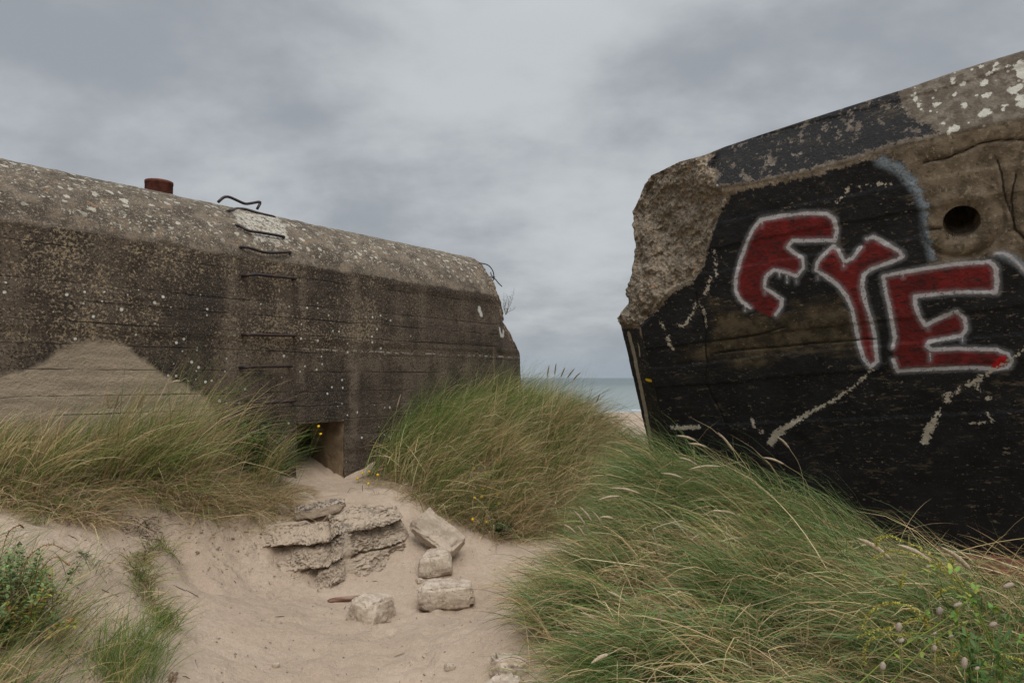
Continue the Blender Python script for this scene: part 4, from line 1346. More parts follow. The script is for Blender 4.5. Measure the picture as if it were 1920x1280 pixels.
def stone(name, c, dims, rot, label, cat='stone', seed=1, rnd=.10, amp=.010, taper=(1, 1), mat=None, tar=0, shear=(0, 0), cut=None, parent=None):
    v = _BV.copy()
    # round the cube: blend with superellipsoid
    r = (np.abs(v) ** 7).sum(1) ** (1 / 7)
    v = v * (1 - rnd) + v / r[:, None] * rnd
    v[:, 0] *= np.where(v[:, 2] > 0, 1 - (1 - taper[0]) * v[:, 2], 1)
    v[:, 1] *= np.where(v[:, 2] > 0, 1 - (1 - taper[1]) * v[:, 2], 1)
    v[:, 2] += shear[0] * v[:, 0] * (v[:, 2] > -.5) + shear[1] * v[:, 1] * (v[:, 2] > -.5)
    v = v * np.array(dims) / 2
    if cut is not None:
        for (nx_, ny_, nz_, dd) in cut:
            nn = V3(nx_, ny_, nz_); nn /= np.linalg.norm(nn)
            s = v @ nn - dd
            v = v - np.maximum(s, 0)[:, None] * nn
    rs_ = np.random.default_rng(seed + 100)
    for _ in range(7):        # fractured corners and facets
        nn = np.sign(rs_.normal(0, 1, 3)) * rs_.uniform(.25, 1, 3)
        nn /= np.linalg.norm(nn)
        reach = (v @ nn).max()
        s_c = v @ nn - reach * rs_.uniform(.80, .93)
        v = v - np.maximum(s_c, 0)[:, None] * nn
    nrm = _BV / np.linalg.norm(_BV, axis=1)[:, None]
    sc = max(dims)
    d = fbm(v[:, 0], v[:, 1], v[:, 2], s=6, o=4, g=.55, seed=seed) * amp * 1.6 + fbm(v[:, 0], v[:, 1], v[:, 2], s=30, o=3, g=.6, seed=seed + 3) * amp * .7
    edge_ = np.sort(np.abs(_BV), axis=1)[:, 1]
    chip = sstep(.7, 1, edge_) * np.maximum(0, fbm(v[:, 0], v[:, 1], v[:, 2], s=13, o=4, g=.6, seed=seed + 9) + .1) * amp * 5
    v = v + nrm * (d - chip)[:, None]
    M = Matrix.Translation(Vector([float(a) for a in c])) @ (Matrix.Rotation(rot[2], 4, 'Z') @ Matrix.Rotation(rot[1], 4, 'Y') @ Matrix.Rotation(rot[0], 4, 'X'))
    at = dict(tar=tar * sstep(.2, .9, _BV[:, 2]) if tar else np.zeros(len(v)), dust=np.zeros(len(v)))
    o = mesh(name, v, _BF, mat or STONE, parent, at, True, matrix=M)
    return tag(o, label, cat)


def put_stone(name, px, py, dims, rot, label, sink=.12, **kw):
    p = gpz(px, py)
    c = (p[0], p[1] + dims[1] * .4, gz(p[0], p[1] + dims[1] * .4) + dims[2] * (.5 - sink))
    return stone(name, c, dims, rot, label, **kw)


put_stone('stone_block', 689, 1168, (.22, .27, .165), (R(2), R(3), R(-34)), 'squarish rough stone block lying on the sand over the end of a wooden stick', seed=2, taper=(.9, .85), amp=.010, cut=[(1, -.6, .8, .12)])
put_stone('stone_block', 834, 1146, (.40, .22, .165), (R(5), R(-2), R(6)), 'long rounded stone block lying nearest the grass on the sand', seed=5, rnd=.3, taper=(.95, .8), amp=.012)
put_stone('stone_block', 814, 1083, (.265, .21, .17), (R(3), R(-4), R(4)), 'pale wedge topped stone block just below the leaning slab', seed=8, taper=(.8, .7), amp=.007, shear=(.12, .25), cut=[(-1, 0, 1.2, .11)])
put_stone('stone', 786, 1096, (.05, .07, .03), (0, 0, R(30)), 'small grey pebble lying against the front of the wedge topped block', seed=9, rnd=.8, amp=.003)
# leaning slab
ps = P(815, 1003, 5.75)
stone('concrete_slab', (ps[0] + .02, ps[1] + .05, ps[2] + .0), (.44, .25, .10), (R(32), R(28), R(-30)), 'flat broken concrete slab leaning on the right end of the rubble ledge', 'concrete slab', seed=21, rnd=.12, amp=.016, mat=RUB)
ps = P(598, 955, 5.9)
stone('concrete_slab', (ps[0], ps[1] + .05, ps[2] - .0), (.42, .16, .085), (R(8), R(-9), R(14)), 'thin dark edged concrete slab lying on top of the rubble ledge', 'concrete slab', seed=23, rnd=.1, amp=.010, mat=RUB, tar=.9)
ps = P(556, 945, 6.15)
stone('concrete_slab', (ps[0], ps[1] + .08, ps[2] - .02), (.27, .30, .10), (R(12), R(-12), R(32)), 'sandy flat concrete piece half buried behind the rubble ledge', 'concrete slab', seed=25, rnd=.15, amp=.010, mat=RUB)
ps = P(531, 951, 6.0)
stone('stone', (ps[0], ps[1], ps[2] - .02), (.11, .08, .08), (R(10), R(30), R(20)), 'small bluish grey stone at the left end of the slabs on the ledge', seed=27, rnd=.4, amp=.006)
# bottom centre lump
p = gpz(955, 1275)
stone('stone', (p[0] + .0, p[1] + .05, p[2] + .03), (.19, .18, .13), (R(5), R(10), R(20)), 'pale crumbly lump of rock at the bottom edge beside the grass', seed=31, rnd=.8, amp=.018)
stone('stone', (p[0] - .03, p[1] - .10, p[2] + .0), (.16, .14, .09), (R(0), R(-8), R(50)), 'lower pale lump of rock cut by the bottom edge of the picture', seed=33, rnd=.8, amp=.018)
for px, py, s_, lb in [(516, 1252, .035, 'tiny reddish brown pebble on the open sand bottom left of the stone blocks'), (843, 1257, .055, 'small grey brown pebble alone on the sand near the bottom edge')]:
    put_stone('pebble', px, py, (s_, s_ * .7, s_ * .6), (0, 0, .3), lb, cat='pebble', seed=px, rnd=.9, amp=.003)
# brown rusty lump at right under the block
ps = P(1900, 1085, 3.85)
stone('rusty_block', (ps[0] + .08, ps[1] + .1, ps[2] - .03), (.42, .3, .17), (R(4), R(2), R(-14)), 'reddish brown rusty block lying in the grass under the black block', 'rusty block', seed=41, rnd=.2, amp=.008, mat=RUST)

# --- layered rubble ledge: overhanging shelves, a real closed lump
NUr, NVr = 420, 220
uu = np.linspace(0, 1, NUr)[:, None]; vv = np.linspace(0, 1, NVr)[None, :]
A0 = P(438, 1030, 5.45); A1 = P(640, 1085, 5.32); A2 = P(790, 1040, 5.78)
plan = smoothpath(np.array([[A0[0], A0[1], 0], [A1[0] - .25, A1[1] + .0, 0], [A1[0], A1[1], 0], [A2[0], A2[1], 0]]), NUr)
bx_, by_ = plan[:, 0:1], plan[:, 1:2]
topz = np.interp(uu, [0, .08, .3, .55, .7, .85, .97, 1], [.34, .40, .43, .47, .50, .53, .50, .36])
botz = -.12
zz_ = botz + (topz - botz) * vv
prof = fbm(uu * 2.0 + 3, vv * .0 + zz_ * 1.0, 0, s=1.2, o=3, seed=51) * .05
warp = .045 * fbm(uu * 8, zz_ * 3, 0, s=1, o=4, g=.6, seed=52)
lay = (zz_ - .15 * (uu - .5) + warp) / .165 + .12       # tilted strata
fr = lay - np.floor(lay)
lid = np.floor(lay)
amp_l = .055 + .05 * vnoise(uu * 5 + 1, lid * 3.3, 2)
shelf = amp_l * (sstep(0, .20, fr) * (1 - .45 * fr)) * 1.9      # recessed just under each shelf, lip above it
rec = shelf - .12 + .04 * vnoise(uu * 11, zz_ * 14, 5)
ro_ = .05 * fbm(uu * 16, zz_ * 10, 0, s=1, o=5, g=.62, seed=53) +   .055 * np.abs(fbm(uu * 45, zz_ * 28, 0, s=1, o=4, g=.68, seed=54)) + .020 * fbm(uu * 120, zz_ * 80, 0, s=1, o=2, seed=57)
back = .13 * sstep(.70, 1.0, vv) ** 1.4 + .12 * vv      # leans back to the top
out = rec + ro_ + prof + .17 * sstep(.8, .1, vv) * sstep(.7, .5, uu)
ends = sstep(0, .05, uu) * sstep(1, .94, uu)
# round groove of the lost post
gx_ = (uu - .715) / .030
groove = np.exp(-gx_ ** 4) * sstep(.12, .2, vv) * .9
out = out * (1 - groove) + groove * (-.03 - .05 * np.sqrt(np.clip(1 - gx_ ** 2, 0, 1)) + .05)
low = sstep(.72, .8, uu)
out = out * ends - (1 - ends) * .10
tang = np.gradient(plan[:, :2], axis=0); tang /= np.linalg.norm(tang, axis=1)[:, None]
nrm = np.column_stack([tang[:, 1], -tang[:, 0]])       # toward camera
Xr = bx_ + nrm[:, 0:1] * (out - back); Yr = by_ + nrm[:, 1:2] * (out - back)
Zr = zz_ + .02 * fbm(uu * 12, vv * 8, 0, s=1, o=4, seed=55) + .025 * np.abs(fbm(uu * 25, vv * 14, 0, s=1, o=3, seed=56))
ext = 14
Xe = Xr[:, -1:] - nrm[:, 0:1] * np.linspace(0, .5, ext + 1)[None, 1:]
Ye = Yr[:, -1:] - nrm[:, 1:2] * np.linspace(0, .5, ext + 1)[None, 1:]
Ze = Zr[:, -1:] - np.linspace(0, .22, ext + 1)[None, 1:]
Vr = np.concatenate([np.stack([Xr, Yr, Zr], -1), np.stack([Xe, Ye, Ze], -1)], 1)
tar = np.exp(-((uu - .60) / .20) ** 2) * sstep(.45, .75, vv) * sstep(1.02, .9, vv) + .5 * np.exp(-((uu - .9) / .1) ** 2) * sstep(.3, .6, vv)
tar = np.concatenate([tar, np.repeat(tar[:, -1:], ext, 1)], 1)
dust = sstep(.10, .9, vv * 0 + (1 - sstep(0, .14, uu)))
nz = np.gradient(Zr, axis=1) / (np.abs(np.gradient(Yr, axis=1)) + 1e-4)
dust = np.maximum(np.broadcast_to(dust, Xr.shape), sstep(.8, .3, np.abs(nz)) * .9 * (np.gradient(Yr, axis=1) > 0))
dust = np.concatenate([dust, np.ones((NUr, ext))], 1)
led = mesh('rubble_ledge', Vr.reshape(-1, 3), gridfaces(NUr, NVr + ext), RUB, None, dict(tar=tar, dust=dust))
tag(led, 'long layered ledge of broken concrete with a vertical groove sticking out of the sand', 'rubble')

# --- crumbly earth and rubble crumbs
_cv, _cf = boxgrid(3)
b = MB()
for k in range(620):
    if k < 400:
        cx_, cy_ = rng.normal(420, 60), rng.normal(1000, 40)
    else:
        cx_, cy_ = rng.uniform(470, 800), rng.normal(1075, 22)
    q_ = gpz(cx_, cy_)
    sz_ = rng.uniform(.002, .006) if rng.random() < .93 else rng.uniform(.006, .013)
    if k >= 400: sz_ *= .6
    v = _cv / np.linalg.norm(_cv, axis=1)[:, None]
    v = v * (1 + rng.normal(0, .18, (len(v), 1))) * sz_ * np.array([1.2, 1, .7])
    a_ = rng.uniform(0, 6.28)
    v = v @ np.array([[math.cos(a_), math.sin(a_), 0], [-math.sin(a_), math.cos(a_), 0], [0, 0, 1]])
    b.add(v + q_ + V3(0, 0, sz_ * .25), _cf, random.choice([(.36, .28, .205), (.31, .235, .17), (.40, .31, .235), (.20, .15, .105)]))
o = b.build('crumbs', PLANT)
tag(o, 'loose crumbs of earth and concrete on the sand around the rubble', 'crumbs', kind='stuff')

# --- stick
m = Mat('weathered_wood', .9, .15)
m.col(m.mix(m.ss(m.noise(20, 4, .6, m.map(scale=(.2, 3, 3))), .4, .6), (.16, .085, .06), (.30, .20, .15)))
m.bump(m.noise(40, 4, .6, m.map(scale=(.1, 3, 3))), .6, .005)
WOOD = m.m
p0, p1 = gpz(614, 1128), gpz(682, 1124)
b = MB()
b.tube(smoothpath([p0 + V3(0, 0, .008), (p0 + p1) / 2 + V3(0, 0, .016), p1 + V3(0, .02, .012)], 14), np.interp(np.linspace(0, 1, 14), [0, .05, .2, 1], [.006, .014, .018, .017]), 8)
o = b.build('stick', WOOD)
tag(o, 'flat reddish brown wooden stick poking out from under the square stone block', 'stick')
for k, (pa_, pb_) in enumerate([((319, 1279), (322, 1270)), ((326, 1279), (331, 1270))]):
    a_, b2_ = gpz(*pa_), gpz(*pb_)
    b = MB(); b.tube([a_, (a_ + b2_) / 2 + V3(0, 0, .02), b2_ + V3(0, 0, .02)], .008, 6)
    o = b.build('twig', WOOD)
    tag(o, 'short dark twig stub standing at the bottom edge, %s of the pair' % ('left' if k == 0 else 'right'), 'twig', 'dark twig stubs at the bottom edge')

# --- litter on the sand: little sticks, chips, shell bits
b = MB()
for k in range(420):
    px, py = rng.uniform(0, 1060), rng.uniform(960, 1290)
    p = gpz(px, py)
    if p[1] > 8 or sdpoly(PC, np.array([p[0]]), np.array([p[1]]))[0] < -.1: continue
    L = rng.uniform(.004, .018) if rng.random() < .88 else rng.uniform(.03, .09)
    a = rng.uniform(0, 2 * math.pi)
    e = p + V3(math.cos(a) * L, math.sin(a) * L, 0); e[2] = gz(e[0], e[1]) + .004
    mid = (p + e) / 2 + V3(0, 0, rng.uniform(.001, .008))
    p[2] = gz(p[0], p[1]) + .003
    c = random.choice([(.14, .085, .05), (.10, .06, .04), (.25, .17, .10), (.07, .055, .045), (.5, .46, .4)])
    b.tube([p, mid, e], [.0012, .0024, .0009], 4, c)
o = b.build('sand_litter', GRASS)
tag(o, 'scattered twigs, root bits and shell chips lying on the open sand', 'litter', kind='stuff')

# ================================================================== plants


def leaf(b, base, d, up, L, W, col, fold=.2):
    d = d / np.linalg.norm(d)
    s = np.cross(d, up); s /= np.linalg.norm(s) + 1e-9
    n = np.cross(s, d)
    pts = []
    for t, w in ((0, .12), (.3, .9), (.6, .95), (.85, .5), (1, .05)):
        c = base + d * L * t - n * L * .18 * t * t
        pts += [c - s * W / 2 * w + n * W * fold * w * .5, c, c + s * W / 2 * w + n * W * fold * w * .5]
    f = []
    for i in range(4):
        for j in range(2):
            a = i * 3 + j
            f.append([a, a + 1, a + 4, a + 3])
    b.add(pts, f, col)


def rdir(zmin=-.2):
    while True:
        v = rng.normal(0, 1, 3)
        v /= np.linalg.norm(v)
        if v[2] > zmin: return v


# green rosette at the foot of the mound
p = gpz(945, 1012)
t = empty('green_plant', p, 'dark green narrow leaved plant at the foot of the grassy mound beside the sand', 'plant')
b = MB(); b2 = MB()
for k in range(16):
    a = rng.uniform(0, 2 * math.pi)
    e = V3(math.cos(a) * .09, math.sin(a) * .09, rng.uniform(.05, .17))
    path = smoothpath([V3(0, 0, 0), e * .5 + V3(0, 0, .03), e], 8)
    b.tube(path, .0018, 4, (.05, .08, .02))
    for q in path[1:]:
        for _ in range(3):
            leaf(b2, q, rdir(-.1) + V3(0, 0, .5), V3(0, 0, 1), rng.uniform(.03, .055), .010, random.choice([(.035, .085, .022), (.05, .11, .028), (.03, .065, .02)]))
b.build('stem', PLANT, t); b2.build('foliage', PLANT, t)
# small sprig on left sand
for (px, py, n, s, lb) in [(157, 1046, 14, .024, 'small dark green seedling with round leaves on the left sand slope, upper larger one'), (176, 1060, 6, .018, 'tiny dark green seedling just right of the larger seedling on the left sand')]:
    p = gpz(px, py)
    t = empty('seedling', p, lb, 'seedling', 'seedlings on the left sand slope')
    b = MB(); b2 = MB()
    for k in range(n):
        a = rng.uniform(0, 6.28)
        e = V3(math.cos(a) * rng.uniform(.01, .045), math.sin(a) * rng.uniform(.01, .045), rng.uniform(.01, .03))
        b.tube([V3(0, 0, -.01), e * .6, e], .001, 4, (.07, .09, .03))
        leaf(b2, e, V3(math.cos(a), math.sin(a), .3), V3(0, 0, 1), s, s * .7, (.055, .095, .045))
    b.build('stem', PLANT, t); b2.build('foliage', PLANT, t)

# leafy bush at left edge
t_p = gpz(30, 1200)
t = empty('leafy_bush', t_p, 'bushy green and yellow leafed weed with orange stems at the left edge', 'bush')
b = MB(); b2 = MB()
for k in range(95):
    a = rng.uniform(0, 6.28)
    top = V3(rng.normal(-.08, .13), rng.normal(0, .15), rng.uniform(.08, .36))
    path = smoothpath([V3(top[0] * .3, top[1] * .3, -.02), top * V3(.7, .7, .6), top], 10)
    b.tube(path, np.linspace(.0028, .0012, 10), 4, random.choice([(.20, .10, .035), (.12, .12, .04), (.15, .08, .03)]))
    hgt = top[2]
    pal = [(.14, .21, .075), (.18, .26, .08), (.12, .17, .065)] if hgt > .26 or rng.random() < .4 else [(.22, .25, .035), (.34, .30, .035), (.15, .20, .04), (.28, .15, .05)]
    for q in path[3:]:
        for _ in range(11):
            off = rdir(-.5)
            leaf(b2, q + off * rng.uniform(.004, .022), off, V3(0, 0, 1), rng.uniform(.011, .022), rng.uniform(.008, .014), random.choice(pal))
b.build('stem', PLANT, t); b2.build('foliage', PLANT, t)
# orange beaded sprays from the bush
for k, pts in enumerate([[(10, 1160), (60, 1090), (100, 1045), (130, 1060)], [(30, 1110), (50, 1050), (90, 1020), (130, 1035)], [(60, 1140), (75, 1100), (95, 1110), (100, 1135)], [(0, 1050), (15, 1000), (35, 985), (45, 990)]]):
    Yd_ = t_p[1] + .05 * k
    path = smoothpath([P(px, py, Yd_) for px, py in pts], 26) - V3(*t_p)
    b = MB(); b.tube(path, .0015, 4, (.22, .12, .04))
    for q in path[4:]:
        for _ in range(3):
            leaf(b, q, rdir(-.6), V3(0, 0, 1), .010, .006, random.choice([(.26, .14, .05), (.20, .10, .035), (.16, .14, .04)]))
    b.build('flower_spray', PLANT, t)

# green weeds among the right bank grass


def weed(px, py, Y, rad, n, pal, label, cat='plant', L=(.02, .04), W=(.008, .014)):
    p = P(px, py, Y)
    zb_ = gz(p[0], p[1])
    t = empty('leafy_weed', (p[0], p[1], zb_), label, cat)
    b = MB(); b2 = MB()
    H = p[2] - zb_
    for k in range(n):
        top = V3(rng.normal(0, rad * .5), rng.normal(0, rad * .4), H + rng.normal(0, rad * .45))
        path = smoothpath([V3(top[0] * .2, top[1] * .2, 0), top * V3(.6, .6, .6), top], 9)
        b.tube(path, .0014, 4, (.12, .14, .03))
        for q in path[4:]:
            for _ in range(4):
                off = rdir(-.4)
                leaf(b2, q + off * .004, off, V3(0, 0, 1), rng.uniform(*L), rng.uniform(*W), random.choice(pal))
    b.build('stem', PLANT, t); b2.build('foliage', PLANT, t)


YG = [(.18, .20, .03), (.13, .18, .035), (.09, .15, .03), (.25, .22, .035)]
GG = [(.07, .14, .03), (.10, .18, .035), (.055, .11, .028)]
weed(1165, 1018, 4.7, .16, 26, YG, 'yellow green leafy weed behind the cluster of pale seed heads')
weed(1208, 1095, 4.15, .10, 16, GG, 'upright bright green weed in the hollow of the right bank grass')
weed(1075, 1085, 4.3, .10, 14, YG, 'yellowing low weed at the left edge of the right bank grass')
weed(1285, 1240, 3.0, .09, 10, YG, 'small yellow green weed near the bottom edge in the right grass')
weed(1440, 1070, 3.8, .12, 12, YG, 'pale yellow green weed in the middle of the right bank grass')
weed(485, 820, 6.3, .18, 16, GG, 'broad leaved green weed among grass under the iron rungs', L=(.03, .06), W=(.015, .03))
weed(1860, 1215, 2.15, .10, 14, GG, 'bright green leafy weed in the lower right corner')

# yellow flowers of the mound
fl_px = [(692, 884), (679, 886), (708, 890), (670, 896), (690, 906), (597, 799), (856, 858), (933, 862), (905, 917), (936, 921), (903, 931), (935, 944), (890, 933), (911, 886), (912, 974 + 4), (886, 973), (888, 878), (932, 927), (601, 813)]
def flower_src(r):
    th = np.arange(10) * 2 * math.pi / 10
    v = [(0, 0, .003)] + [(math.cos(a) * r * (1 if i % 2 == 0 else .82), math.sin(a) * r * (1 if i % 2 == 0 else .82), 0) for i, a in enumerate(th)] + [(0, 0, -.005)]
    f = []
    for i in range(0, 10, 2):
        f.append([0, 1 + i, 1 + (i + 1) % 10, 1 + (i + 2) % 10])
        f.append([11, 1 + (i + 2) % 10, 1 + (i + 1) % 10, 1 + i])
    return v, f


for k, (px, py) in enumerate(fl_px):
    g_ = gpz(px, py)
    left = px < 620
    Yf = min(g_[1], 7.6) - .25
    if left: Yf = 6.55
    p = P(px, py, Yf)
    zb_ = gz(p[0], p[1] + .05)
    where_ = 'just left of the dark opening' if left else ('beside the foot of the wall right of the dark opening' if px < 720 else 'in the grass of the central mound')
    t = empty('yellow_flower', (p[0], p[1] + .05, zb_), 'small yellow flower ' + where_, 'flower', 'yellow flowers ' + where_)
    bx0 = p[0] - (.28 if left else 0); t.location.x = bx0
    loc = p - V3(bx0, p[1] + .05, zb_)
    b = MB(); b.tube(smoothpath([V3(0, 0, -.02), loc * .5 + V3(0, .02, 0), loc], 8), .0015, 4, (.08, .11, .03)); b.build('stem', PLANT, t)
    v, f = flower_src(.017)
    b = MB(); v = np.array(v); tilt = np.array(Matrix.Rotation(R(50 + rng.uniform(-25, 25)), 3, 'X')); b.add(v @ tilt.T + loc, f, (.75, .46, .01)); b.build('flower_head', PLANT, t)

# seed heads: (tip), (spike base), (stalk via / root) in pixels, depth
SH = [  # cluster over the grass in front of the graffiti
    ((1268, 816), (1305, 826), (1350, 870), 5.2, 0), ((1291, 831), (1325, 838), (1352, 860), 5.2, 0), ((1346, 810), (1375, 845), (1412, 925), 5.1, 0),
    ((1273, 857), (1308, 872), (1345, 900), 5.2, 0), ((1290, 880), (1350, 874), (1400, 868), 5.15, 0), ((1240, 887), (1280, 896), (1330, 915), 5.2, 0), ((1430, 857), (1470, 870), (1510, 900), 5.0, 0), ((1457, 818), (1480, 840), (1500, 875), 5.0, 0),
    ((1143, 914), (1200, 925), (1250, 950), 5.1, 0), ((1121, 937), (1162, 930), (1215, 955), 5.1, 0), ((1335, 957), (1390, 968), (1440, 990), 4.6, 0), ((1345, 1018), (1395, 1008), (1450, 1010), 4.3, 0), ((1433, 1018), (1462, 992), (1500, 965), 4.4, 0),
    # fan above the right bank's left end
    ((1085, 948), (1110, 978), (1135, 1010), 4.7, 1), ((1075, 956), (1098, 985), (1130, 1020), 4.7, 1), ((1057, 983), (1080, 1000), (1110, 1020), 4.6, 1), ((1110, 957), (1130, 985), (1140, 1010), 4.7, 1), ((1125, 969), (1150, 972), (1180, 990), 4.7, 1), ((1082, 985), (1095, 1005), (1110, 1030), 4.6, 1),
    # lower bank
    ((1085, 1147), (1125, 1170), (1170, 1190), 3.8, 2), ((1060, 1183), (1105, 1194), (1150, 1200), 3.6, 2), ((1108, 1243), (1140, 1226), (1180, 1215), 3.2, 2), ((1237, 1145), (1236, 1172), (1232, 1190), 3.4, 2), ((1138, 1107), (1180, 1135), (1220, 1160), 3.9, 2),
    # big ones lower right
    ((1607, 1008), (1670, 1048), (1735, 1105), 2.7, 3), ((1682, 1020), (1748, 1055), (1800, 1085), 2.7, 3), ((1765, 1025), (1820, 1068), (1855, 1120), 2.7, 3),
    # crest of the mound
    ((1030, 684), (1026, 705), (1020, 730), 8.6, 4), ((1043, 680), (1040, 702), (1034, 730), 8.6, 4), ((1060, 688), (1052, 706), (1042, 735), 8.6, 4), ((1078, 690), (1064, 708), (1050, 735), 8.5, 4), ((1125, 738), (1118, 756), (1108, 780), 8.0, 4), ((1090, 697), (1075, 712), (1060, 740), 8.5, 4),
    # thin ones against the long bunker
    ((200, 736), (204, 765), (210, 800), 4.9, 5), ((223, 737), (217, 765), (205, 830), 4.9, 5), ((272, 736), (257, 765), (240, 830), 4.95, 5), ((752, 738), (744, 765), (735, 800), 7.6, 6), ((322, 716), (338, 714), (352, 716), 5.2, 6)]
SHL = ['pale seed head arching left above the grass before the black block', 'pale seed head in the upright fan at the tip of the right bank', 'pale seed head lying low in the grass of the right bank',
       'large close pale seed head leaning left near the foot of the black block', 'brown seed head standing on the crest of the grassy mound', 'thin straw seed head standing against the pale patch of the long bunker', 'single faded seed head against the dark wall of the long bunker']
BIG = ['leftmost large seed head near the foot of the black block', 'middle large seed head near the foot of the black block', 'rightmost large seed head near the foot of the black block']
m = Mat('seed_spike', .85, .15)
tt_ = m.attr('tint', True)
m.col(m.mix(m.ss(m.noise(160, 3, .7), .4, .62, 0, .55), tt_, (.19, .13, .075)))
m.bump(m.noise(200, 2, .7), 1, .004)
SPIKE = m.m
bigk = 0
single = ['faded seed head rising from the left end of the mound against the bunker wall', 'small drooping seed head above the grass at the pale patch edge']
sk = 0
for (tip, mid, root, Y, g) in SH:
    if g in (0, 1, 2): Y -= .45
    if g == 3: Y -= .25
    T_, M_, R_ = P(*tip, Y), P(*mid, Y + .04), P(*root, Y + .10)
    gr = V3(R_[0] + (.15 if g in (0, 1, 2, 3) else -.05), R_[1] + .1, gz(R_[0], R_[1]))
    if g == 3: lab = BIG[bigk]; bigk += 1
    elif g == 6: lab = single[sk]; sk += 1
    else: lab = SHL[g]
    t = empty('seed_head', gr, lab, 'seed head', None if g == 6 else 'marram seed heads ' + ['before the black block', 'in a fan', 'low in the right bank', 'large and close', 'on the mound crest', 'by the long bunker', ''][g])
    off = gr
    stalkpath = smoothpath([gr - off, (gr * .4 + R_ * .6) - off, R_ - off, M_ - off], 16)
    b = MB(); b.tube(stalkpath, .0017, 5, (.36, .30, .17)); b.build('stalk', PLANT, t)
    L = np.linalg.norm(T_ - M_)
    sp = smoothpath([M_ - off, (M_ * .5 + T_ * .5) - off + V3(0, 0, L * .05), T_ - off], 16)
    w = {3: .0095, 4: .0085, 0: .0082, 1: .0082, 2: .0085}.get(g, .0075)
    rad = np.interp(np.linspace(0, 1, 16), [0, .1, .4, .75, 1], [.25, .8, 1, .75, .12]) * w * (1 + rng.normal(0, .06, 16))
    b = MB(); b.tube(sp, rad, 8, {4: (.27, .21, .14), 5: (.36, .24, .15)}.get(g, (.52, .42, .30)))
    b.build('spike', SPIKE, t)

# dry branching stalks on the right bank
for k, (lines, Y) in enumerate([
    ([[(1420, 1105), (1370, 1065), (1320, 1030), (1285, 1000), (1265, 975)], [(1320, 1035), (1300, 1000), (1262, 980)], [(1330, 1040), (1318, 1010), (1310, 1002), (1296, 1012)], [(1345, 1050), (1352, 1030), (1330, 1020)]], 3.9),
    ([[(1270, 1100), (1245, 1065), (1232, 1020), (1224, 992)], [(1224, 992), (1245, 983), (1280, 975)], [(1232, 1020), (1222, 1005)]], 4.0),
    ([[(1335, 1115), (1350, 1080), (1362, 1055), (1366, 1048)], [(1362, 1055), (1350, 1048), (1338, 1050)], [(1420, 1115), (1390, 1080), (1366, 1040), (1362, 985)], [(1338, 1110), (1340, 1095)]], 3.8)]):
    root = P(*lines[0][0], Y); zr = gz(root[0], root[1])
    lab = ['longest pale dry branching stalk leaning left over the right bank grass', 'pale dry stalk with a kinked top left of the other dry stalks', 'pale dry twiggy stalk right of the other dry stalks on the right bank'][k]
    b = MB()
    org = V3(root[0], root[1], zr)
    b.tube(smoothpath([V3(0, 0, -.01), (root - org)], 5), .003, 5, (.5, .42, .30))
    for ln in lines:
        b.tube(smoothpath([P(px, py, Y - .02 * i) - org for i, (px, py) in enumerate(ln)], 5 * len(ln)), .0022, 5, (.50, .42, .32))
    o = b.build('dry_stalk', PLANT, None, loc=org)
    tag(o, lab, 'dry stalk', 'dry stalks on the right bank')

# yellow flowering weed bottom right
org = P(1700, 1290, 2.1); org[2] = gz(org[0], org[1])
t = empty('flowering_weed', org, 'arching weed with beaded yellow flower sprays in the lower right grass', 'flowering weed')
SPR = [[(1800, 1110), (1770, 1060), (1720, 1025), (1670, 1006), (1645, 1012), (1645, 1025)], [(1790, 1090), (1750, 1055), (1700, 1036), (1665, 1034), (1635, 1050)], [(1820, 1120), (1790, 1070), (1785, 1050), (1778, 1058)],
       [(1800, 1100), (1770, 1105), (1752, 1120)], [(1740, 1160), (1700, 1135), (1660, 1132), (1630, 1150), (1617, 1180)], [(1760, 1170), (1720, 1160), (1680, 1175), (1640, 1182), (1608, 1195)], [(1735, 1185), (1690, 1190), (1640, 1195), (1622, 1215), (1622, 1245)],
       [(1800, 1160), (1815, 1195), (1800, 1220), (1770, 1235)], [(1735, 1150), (1735, 1165), (1740, 1175)], [(1760, 1190), (1755, 1215), (1760, 1235), (1750, 1240)], [(1780, 1170), (1790, 1230), (1788, 1245)], [(1850, 1200), (1880, 1225), (1920, 1240)],
       [(1700, 1060), (1690, 1090), (1688, 1100)]]
for i, ln in enumerate(SPR):
    Y = 2.2 + .03 * (i % 4)
    path = smoothpath([P(px, py, Y) for px, py in ln], 12 * len(ln)) - org
    b = MB(); b.tube(path, .0011, 4, (.25, .25, .04))
    for q in path[6:]:
        for _ in range(4):
            o_ = rdir(-.7)
            leaf(b, q + o_ * .0015, o_, V3(0, 0, 1), .0065, .0045, random.choice([(.42, .36, .05), (.33, .30, .05), (.30, .32, .07), (.24, .17, .04)]))
    b.build('flower_spray', PLANT, t)
for ln in [[(1600, 1290), (1680, 1220), (1760, 1170), (1820, 1120)], [(1660, 1290), (1740, 1210), (1800, 1170)], [(1910, 1290), (1870, 1220), (1830, 1140), (1790, 1080)], [(1890, 1290), (1850, 1190), (1822, 1130)], [(1800, 1270), (1860, 1250), (1930, 1270)]]:
    path = smoothpath([P(px, py, 2.25) for px, py in ln], 20) - org
    b = MB(); b.tube(path, .0022, 5, (.19, .24, .04))
    for q in path[6::2]:
        o_ = rdir(-.3)
        leaf(b, q, o_, V3(0, 0, 1), .030, .012, random.choice([(.12, .20, .035), (.20, .25, .04), (.09, .16, .03)]))
    b.build('stem', PLANT, t)
b = MB()
